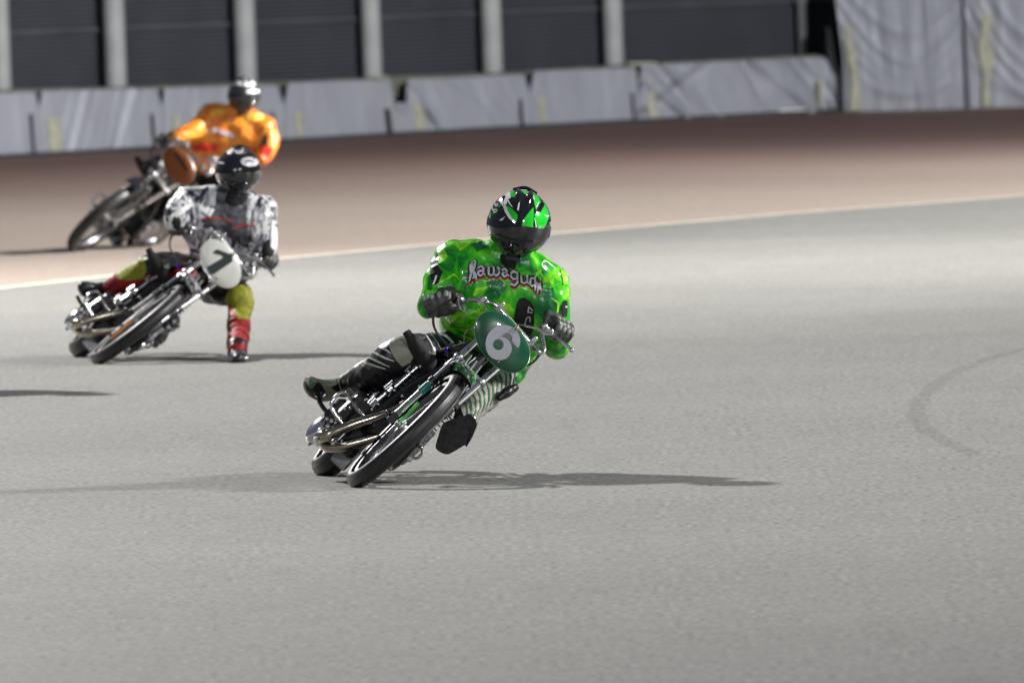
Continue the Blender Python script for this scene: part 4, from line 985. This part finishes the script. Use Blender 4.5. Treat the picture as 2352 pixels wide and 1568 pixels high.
print_on('white_panel', bh, he, off, [('s', P7([(420, 380), (470, 520), (540, 640), (640, 750)]), [6, 7, 6, 1]), ('p', P7([(340, 270), (420, 200), (480, 160), (540, 120), (560, 260), (500, 290), (480, 380), (400, 420), (340, 330)])), ('s', P7([(500, 300), (540, 380), (590, 440)]), [4, 3, 1]),
    ('s', P7([(740, 240), (715, 380), (695, 500)]), [1, 3, 3.5]), ('s', P7([(900, 140), (930, 220)]), 3.5), ('s', P7([(980, 180), (1010, 300)]), 1.6), ('s', P7([(750, 100), (900, 110), (1010, 160)]), [3, 4, 4]), ('s', P7([(1030, 150), (1100, 200), (1170, 300)]), [4, 4, 1]),
    ('p', P7([(330, 690), (455, 620), (390, 700)])), ('p', P7([(1195, 590), (1325, 600), (1250, 630)])), ('s', P7([(1060, 440), (1095, 345)]), 3), ('s', P7([(130, 830), (165, 910)]), [1, 3]), ('s', P7([(1015, 640), (1050, 830)]), [1, 2.5])], M['white_gloss'], .0022)
print_on('red_fade', bh, he, off, [('p', P7([(290, 290), (340, 230), (400, 200), (360, 290), (310, 330)]))], mat('pink_red_fade', (.75, .22, .18), .15, 0, .1, 30, coat=1), .002)
print_on('side_logo', bh, he, off, [('s', P7(p), 1.3) for p in ([(235, 360), (255, 410)], [(265, 420), (290, 370), (320, 385), (300, 420), (265, 425)], [(250, 340), (270, 400)], [(190, 450), (225, 520)], [(200, 440), (240, 500)], [(230, 540), (250, 480), (285, 485), (265, 540), (230, 545)])], M['white_gloss'], .003)
print_on('side_logo', bh, he, off, [('s', P7(p), 1.2) for p in ([(330, 440), (380, 380), (350, 350)], [(215, 560), (290, 540), (305, 480)], [(185, 470), (215, 430)])], M['lime'], .003)
me = conv(blob([([q(1180, 575, .60), q(1172, 592, .58)], [.06, .05])], (), .01, .004, 20, 1), off); link('neck_warmer', me, M['bodysuit'], r6)

# ---------- rider with the white plate, one foot on the track ---------------------
q = Q(D7); off = ground(544, 831); S7 = 1.0
r7 = thing('person', 'rider in white and grey jersey and black helmet, red leg planted on the track', 'person', off, 'riders on the race motorcycles')
footD = gdepth(544, 831)-D7
leg_r = ([q(470, 640, .95), q(410, 612, .75), q(345, 612, .55), q(300, 640, .65), q(250, 662, .80)], [.095, .084, .078, .072, .048])
leg_l = ([q(480, 660, .85), q(515, 666, .6), q(552, 680, .45), q(548, 740, .35), q(544, 806, footD+.06)], [.095, .095, .078, .072, .058])
torso7 = [(q(432, 460, .62), q(604, 480, .64), .080), (q(445, 490, .62), q(590, 515, .64), .10), (q(460, 540, .72), q(580, 570, .74), .10), (q(470, 600, .88), q(545, 625, .88), .095)]
body(r7, off, q(545, 470, .6), q(547, 405, .56), [(a, b, r*.9) for a, b, r in torso7], [(leg_r[0], [r*.85 for r in leg_r[1]]), (leg_l[0], [r*.85 for r in leg_l[1]])],
     [([q(432, 462, .62), q(405, 495, .5), q(404, 515, .5)], [.07, .055, .04]), ([q(604, 482, .64), q(612, 545, .6), q(614, 580, .5)], [.07, .055, .04])])
me = conv(blob([leg_r, leg_l], [[(q(460, 640, .92), q(500, 650, .9), .10)]], .012, .012, 12, 2, 5), off)
tr = link('trousers', me, M['leather'], r7); bt = bvh_of(me, off)
P5 = lambda pts: [c5(*p) for p in pts]
print_on('red_leg_panel', bt, tr, off, [('p', P5([(455, 590), (480, 640), (620, 640), (780, 600), (830, 620), (760, 740), (640, 830), (500, 860), (380, 800), (320, 720), (360, 660)])), ('p', P5([(1470, 880), (1600, 880), (1740, 1000), (1760, 1040), (1740, 1320), (1500, 1330), (1480, 1200), (1462, 1000)]))], M['red_leather'], .003)
print_on('yellow_knee_panel', bt, tr, off, [('p', P5([(440, 590), (500, 530), (600, 470), (720, 440), (740, 560), (700, 640), (560, 655), (470, 640)])), ('p', P5([(1540, 720), (1650, 700), (1770, 720), (1765, 900), (1745, 1035), (1620, 1030), (1560, 900), (1500, 850)]))], M['yellow_leather'], .004)
print_on('cuff_band', bt, tr, off, [('s', P5([(1500, 1255), (1600, 1262), (1735, 1250)]), 2.5)], M['leather'], .0045)
me = conv(blob([([q(254, 662, .84), q(236, 666, .82), q(215, 668, .76), q(198, 664, .70), q(190, 658, .68)], [.048, .048, .050, .050, .034])], (), .009, .004, 22, 2), off); link('boot', me, M['leather'], r7)
fz = ground(544, 831)
me = conv(blob([([q(544, 795, footD+.08), q(544, 812, footD+.06)], [.06, .058]), ([q(545, 818, footD+.08), q(545, 821, footD-.06), q(546, 824, footD-.15)], [.05, .045, .036])], (), .009, .003, 22, 2), off)
for v in me.vertices:
    if v.co.z < .012: v.co.z = .012
bo = link('boot', me, M['leather'], r7)
mb = MB(); mb.prism([Vector((a, b, .001)) for a, b in [(-.05, .13), (-.062, .0), (-.055, -.12), (-.03, -.18), (.02, -.19), (.05, -.13), (.058, 0), (.045, .13)]], Vector((0, 0, .018))); mb.build('steel_sole', M['sole'], bo)
mb = MB(); mb.ell(q(562, 822, footD-.1)-off, .022, .03, .018); mb.ell(q(552, 808, footD-.05)-off, .03, .02, .01); mb.build('boot_buckle', M['steel'], bo)
sl_r = ([q(432, 460, .62), q(414, 478, .56), q(404, 495, .52), q(402, 510, .52)], [.086, .078, .070, .055])
sl_l = ([q(604, 482, .64), q(612, 520, .63), q(614, 550, .60), q(612, 574, .54)], [.086, .072, .064, .055])
me = conv(blob([sl_r, sl_l, ([q(434, 460, .62), q(520, 455, .62), q(602, 482, .64)], [.084, .07, .084])], [[(q(434, 462, .62), q(602, 482, .64), .084), (q(446, 490, .62), q(590, 515, .64), .105), (q(462, 540, .72), q(580, 570, .74), .108), (q(478, 590, .85), q(560, 610, .86), .095)]], .0095, .014, 12, 1, 8), off)
je = link('jersey', me, M['jersey_white'], r7); bj = bvh_of(me, off)
P6 = lambda pts: [c6(*p) for p in pts]
print_on('chest_panel', bj, je, off, [('p', P6([(760, 560), (1080, 640), (1060, 860), (1080, 1000), (1090, 1200), (900, 1080), (780, 1000), (640, 960), (640, 880), (720, 760)]))], mat('grey_chest_cloth', (.065, .065, .075), .4, 0, .35, 25, .012, 10), .003)
print_on('white_stripe', bj, je, off, [('s', P6([(700, 500), (705, 620), (705, 740)]), [16, 15, 12]), ('s', P6([(710, 770), (670, 850)]), [9, 6]), ('s', P6([(250, 980), (300, 850), (400, 780), (500, 720)]), [12, 14, 12, 8]), ('s', P6([(1250, 900), (1262, 1040)]), [12, 12]), ('s', P6([(1350, 900), (1345, 1200)]), [12, 14]), ('s', P6([(1110, 780), (1120, 700), (1180, 640)]), [8, 10, 8]), ('s', P6([(1270, 720), (1290, 800)]), [12, 10]), ('s', P6([(330, 560), (480, 545), (600, 540)]), [8, 10, 8])], M['white'], .0035)
print_on('red_piping', bj, je, off, [('s', P6([(600, 868), (760, 872), (930, 905)]), 2.6), ('s', P6([(920, 985), (1010, 935), (1110, 955), (1150, 880)]), 2.6)], M['red'], .0055)
CL = b7.matrix_world @ V6(1016, 692, .535); CLi = b7.matrix_world @ V6(1042, 690, .5); glove(r7, off, CL, CLi-CL, -FWD+UP*.3, q(404, 490, .9), 1.15)
CR = b7.matrix_world @ V6(1283, 760, .535); CRi = b7.matrix_world @ V6(1262, 750, .5); glove(r7, off, CR, CRi-CR, -FWD, q(614, 560, .9), 1.25)
he, T3 = helmet(r7, off, q(547, 394, .56), R(7), R(14), R(0), .97, M['gloss_black']); bh = bvh_of(he.data, off)
oval = [(1095+95*math.cos(a*math.pi/8), 282+48*math.sin(a*math.pi/8)+.06*95*math.cos(a*math.pi/8)) for a in range(16)]
print_on('brow_logo', bh, he, off, [('p', P6(oval))], M['greywhite'], .002)
print_on('brow_logo', bh, he, off, [('s', P6([(1040, 285), (1090, 270), (1140, 290)]), 3)], M['bodysuit'], .003)
print_on('shell_mark', bh, he, off, [('p', P6([(830, 150), (900, 130), (930, 150), (900, 200), (850, 195)])), ('p', P6([(1005, 110), (1090, 120), (1060, 160), (1020, 150)])), ('s', P6([(770, 290), (825, 296)]), 3)], M['white_gloss'], .002)
me = conv(blob([([q(540, 450, .60), q(536, 462, .58)], [.07, .06])], (), .012, .004, 20, 1), off); link('neck_warmer', me, M['bodysuit'], r7)

# ---------- orange rider, farthest back -------------------------------------------
D3 = gdepth(172, 577); q = Q(D3); off = ground(330, 575)
r3 = thing('person', 'rider farthest back in an orange flame jersey and silver topped helmet', 'person', off, 'riders on the race motorcycles')
s3 = D3/F
def rr(*a): return [x*s3 for x in a]
torso3 = [(q(480, 264, .4), q(606, 292, .4), 24*s3), (q(490, 290, .4), q(598, 322, .42), 29*s3), (q(470, 325, .45), q(560, 358, .5), 34*s3), (q(430, 360, .55), q(500, 395, .6), 30*s3)]
leg_a = ([q(435, 385, .6), q(390, 385, .45), q(352, 385, .35), q(345, 425, .5), q(350, 460, .6)], rr(32, 28, 23, 20, 15))
leg_b = ([q(475, 400, .6), q(500, 440, .5), q(495, 490, .5), q(480, 540, .5)], rr(32, 26, 20, 14))
body(r3, off, q(556, 262, .38), q(560, 228, .36), [(a, b, r*.9) for a, b, r in torso3], [(leg_a[0], [r*.85 for r in leg_a[1]]), (leg_b[0], [r*.85 for r in leg_b[1]])], [([q(480, 264, .4), q(452, 298, .3), q(405, 314, .2)], rr(21, 16, 11)), ([q(606, 292, .4), q(612, 335, .35), q(600, 360, .3)], rr(24, 20, 15))])
me = conv(blob([leg_a, leg_b], [[(q(430, 380, .6), q(475, 395, .6), 33*s3)]], .014, .012, 10, 2, 4), off); link('trousers', me, M['leather'], r3)
me = conv(blob([([q(350, 462, .6), q(352, 475, .55), q(335, 482, .45)], rr(16, 15, 11)), ], (), .012, .003, 20, 1), off); link('boot', me, M['leather'], r3)
me = conv(blob([([q(480, 540, .5), q(478, 555, .45), q(462, 562, .35)], rr(15, 14, 11)), ], (), .012, .003, 20, 1), off); link('boot', me, M['leather'], r3)
me = conv(blob([([q(480, 264, .4), q(462, 286, .34), q(447, 300, .28), q(420, 309, .22), q(405, 314, .2)], rr(25, 23, 20, 16, 14)), ([q(608, 293, .4), q(614, 320, .38), q(610, 345, .35), q(598, 362, .3)], rr(28, 26, 23, 19)), ([q(480, 263, .4), q(545, 262, .4), q(606, 292, .4)], rr(24, 20, 25))], [torso3], .0115, .016, 10, 1, 6), off)
je = link('jersey', me, M['jersey_orange'], r3); bj = bvh_of(me, off)
P4 = lambda pts: [c4(*p) for p in pts]
print_on('pale_print', bj, je, off, [('s', P4([(1130, 480), (1200, 470), (1290, 500), (1360, 530)]), [4, 9, 10, 5]), ('s', P4([(960, 680), (1030, 700), (1080, 730)]), [4, 9, 3]), ('s', P4([(1130, 690), (1200, 680)]), [5, 6])], M['greywhite'], .004)
print_on('yellow_print', bj, je, off, [('p', P4([(1440, 350), (1580, 345), (1590, 390), (1500, 410), (1440, 400)])), ('p', P4([(1150, 330), (1290, 290), (1260, 340), (1180, 370)]))], mat('yellow_print', (.75, .42, .04), .4, 0, .2, 20), .004)
print_on('dark_belt', bj, je, off, [('s', P4([(790, 765), (900, 758), (1000, 762)]), 7)], M['bodysuit'], .005)
print_on('red_print', bj, je, off, [('p', P4([(1000, 600), (1100, 570), (1240, 590), (1200, 640), (1040, 640)])), ('p', P4([(1560, 600), (1660, 610), (1620, 680), (1550, 660)]))], M['red'], .004)
hc = b3.matrix_world @ V6(1016, 692, .535); hi = b3.matrix_world @ V6(1042, 690, .5)
glove(r3, off, hc, hi-hc, -FWD, q(450, 300, .4), 1.2)
cr3 = b3.matrix_world @ V6(1283, 760, .535); ci3 = b3.matrix_world @ V6(1262, 750, .5)
glove(r3, off, cr3, ci3-cr3, -FWD, q(600, 350, .6), 1.2)
M['helmet_dark'] = mat('dark_grey_helmet', (.03, .035, .04), .15, 0, .3, 10, coat=1)
he, T3 = helmet(r3, off, q(560, 221, .36), R(4), R(8), R(8), 1.0, M['helmet_dark']); bh = bvh_of(he.data, off)
print_on('silver_panel', bh, he, off, [('p', P4([(1375, 60), (1400, 45), (1480, 50), (1520, 80), (1500, 90), (1400, 75)])), ('p', P4([(1320, 90), (1410, 90), (1415, 120), (1325, 120)])), ('p', P4([(1430, 100), (1550, 85), (1550, 110), (1480, 130), (1430, 130)])), ('p', P4([(1440, 160), (1548, 155), (1548, 178), (1450, 182)]))], M['white_gloss'], .002)

# ---------- one more machine and rider just outside the left edge; only their shadow reaches the picture
sh = ground(-485, 921)-ground(215, 835)
M['jersey_blue'] = ramp_mat('blue_jersey_cloth', [(0, (.01, .04, .25)), (.5, (.02, .10, .5)), (1, (.3, .4, .7))], .38, 6, 2, (1, 1, .7), .014, 5)
M['plate_blue'] = mat('blue_plate_enamel', (.01, .06, .35), .35, 0, .06, 9, coat=.4)
def copy_tree(o, parent=None):
    if o.name.startswith('digit'): return None
    c = o.copy(); COL.objects.link(c)
    if parent is not None: c.parent = parent
    sw = {'white_and_black_jersey': 'jersey_blue', 'white_plate_enamel': 'plate_blue'}
    if c.type == 'MESH' and c.material_slots and c.material_slots[0].material.name in sw:
        c.material_slots[0].link = 'OBJECT'; c.material_slots[0].material = M[sw[o.material_slots[0].material.name]]
    for ch in list(o.children): copy_tree(ch, c)
    return c
for src, lb in ((b7, 'race motorcycle with a blank blue plate just outside the left edge of the frame'), (r7, 'rider in a blue jersey just outside the left edge of the frame')):
    c = copy_tree(src)
    if src is b7: c.matrix_world = Matrix.Translation(sh) @ src.matrix_world
    else: c.location = src.location+sh
    c['label'] = lb
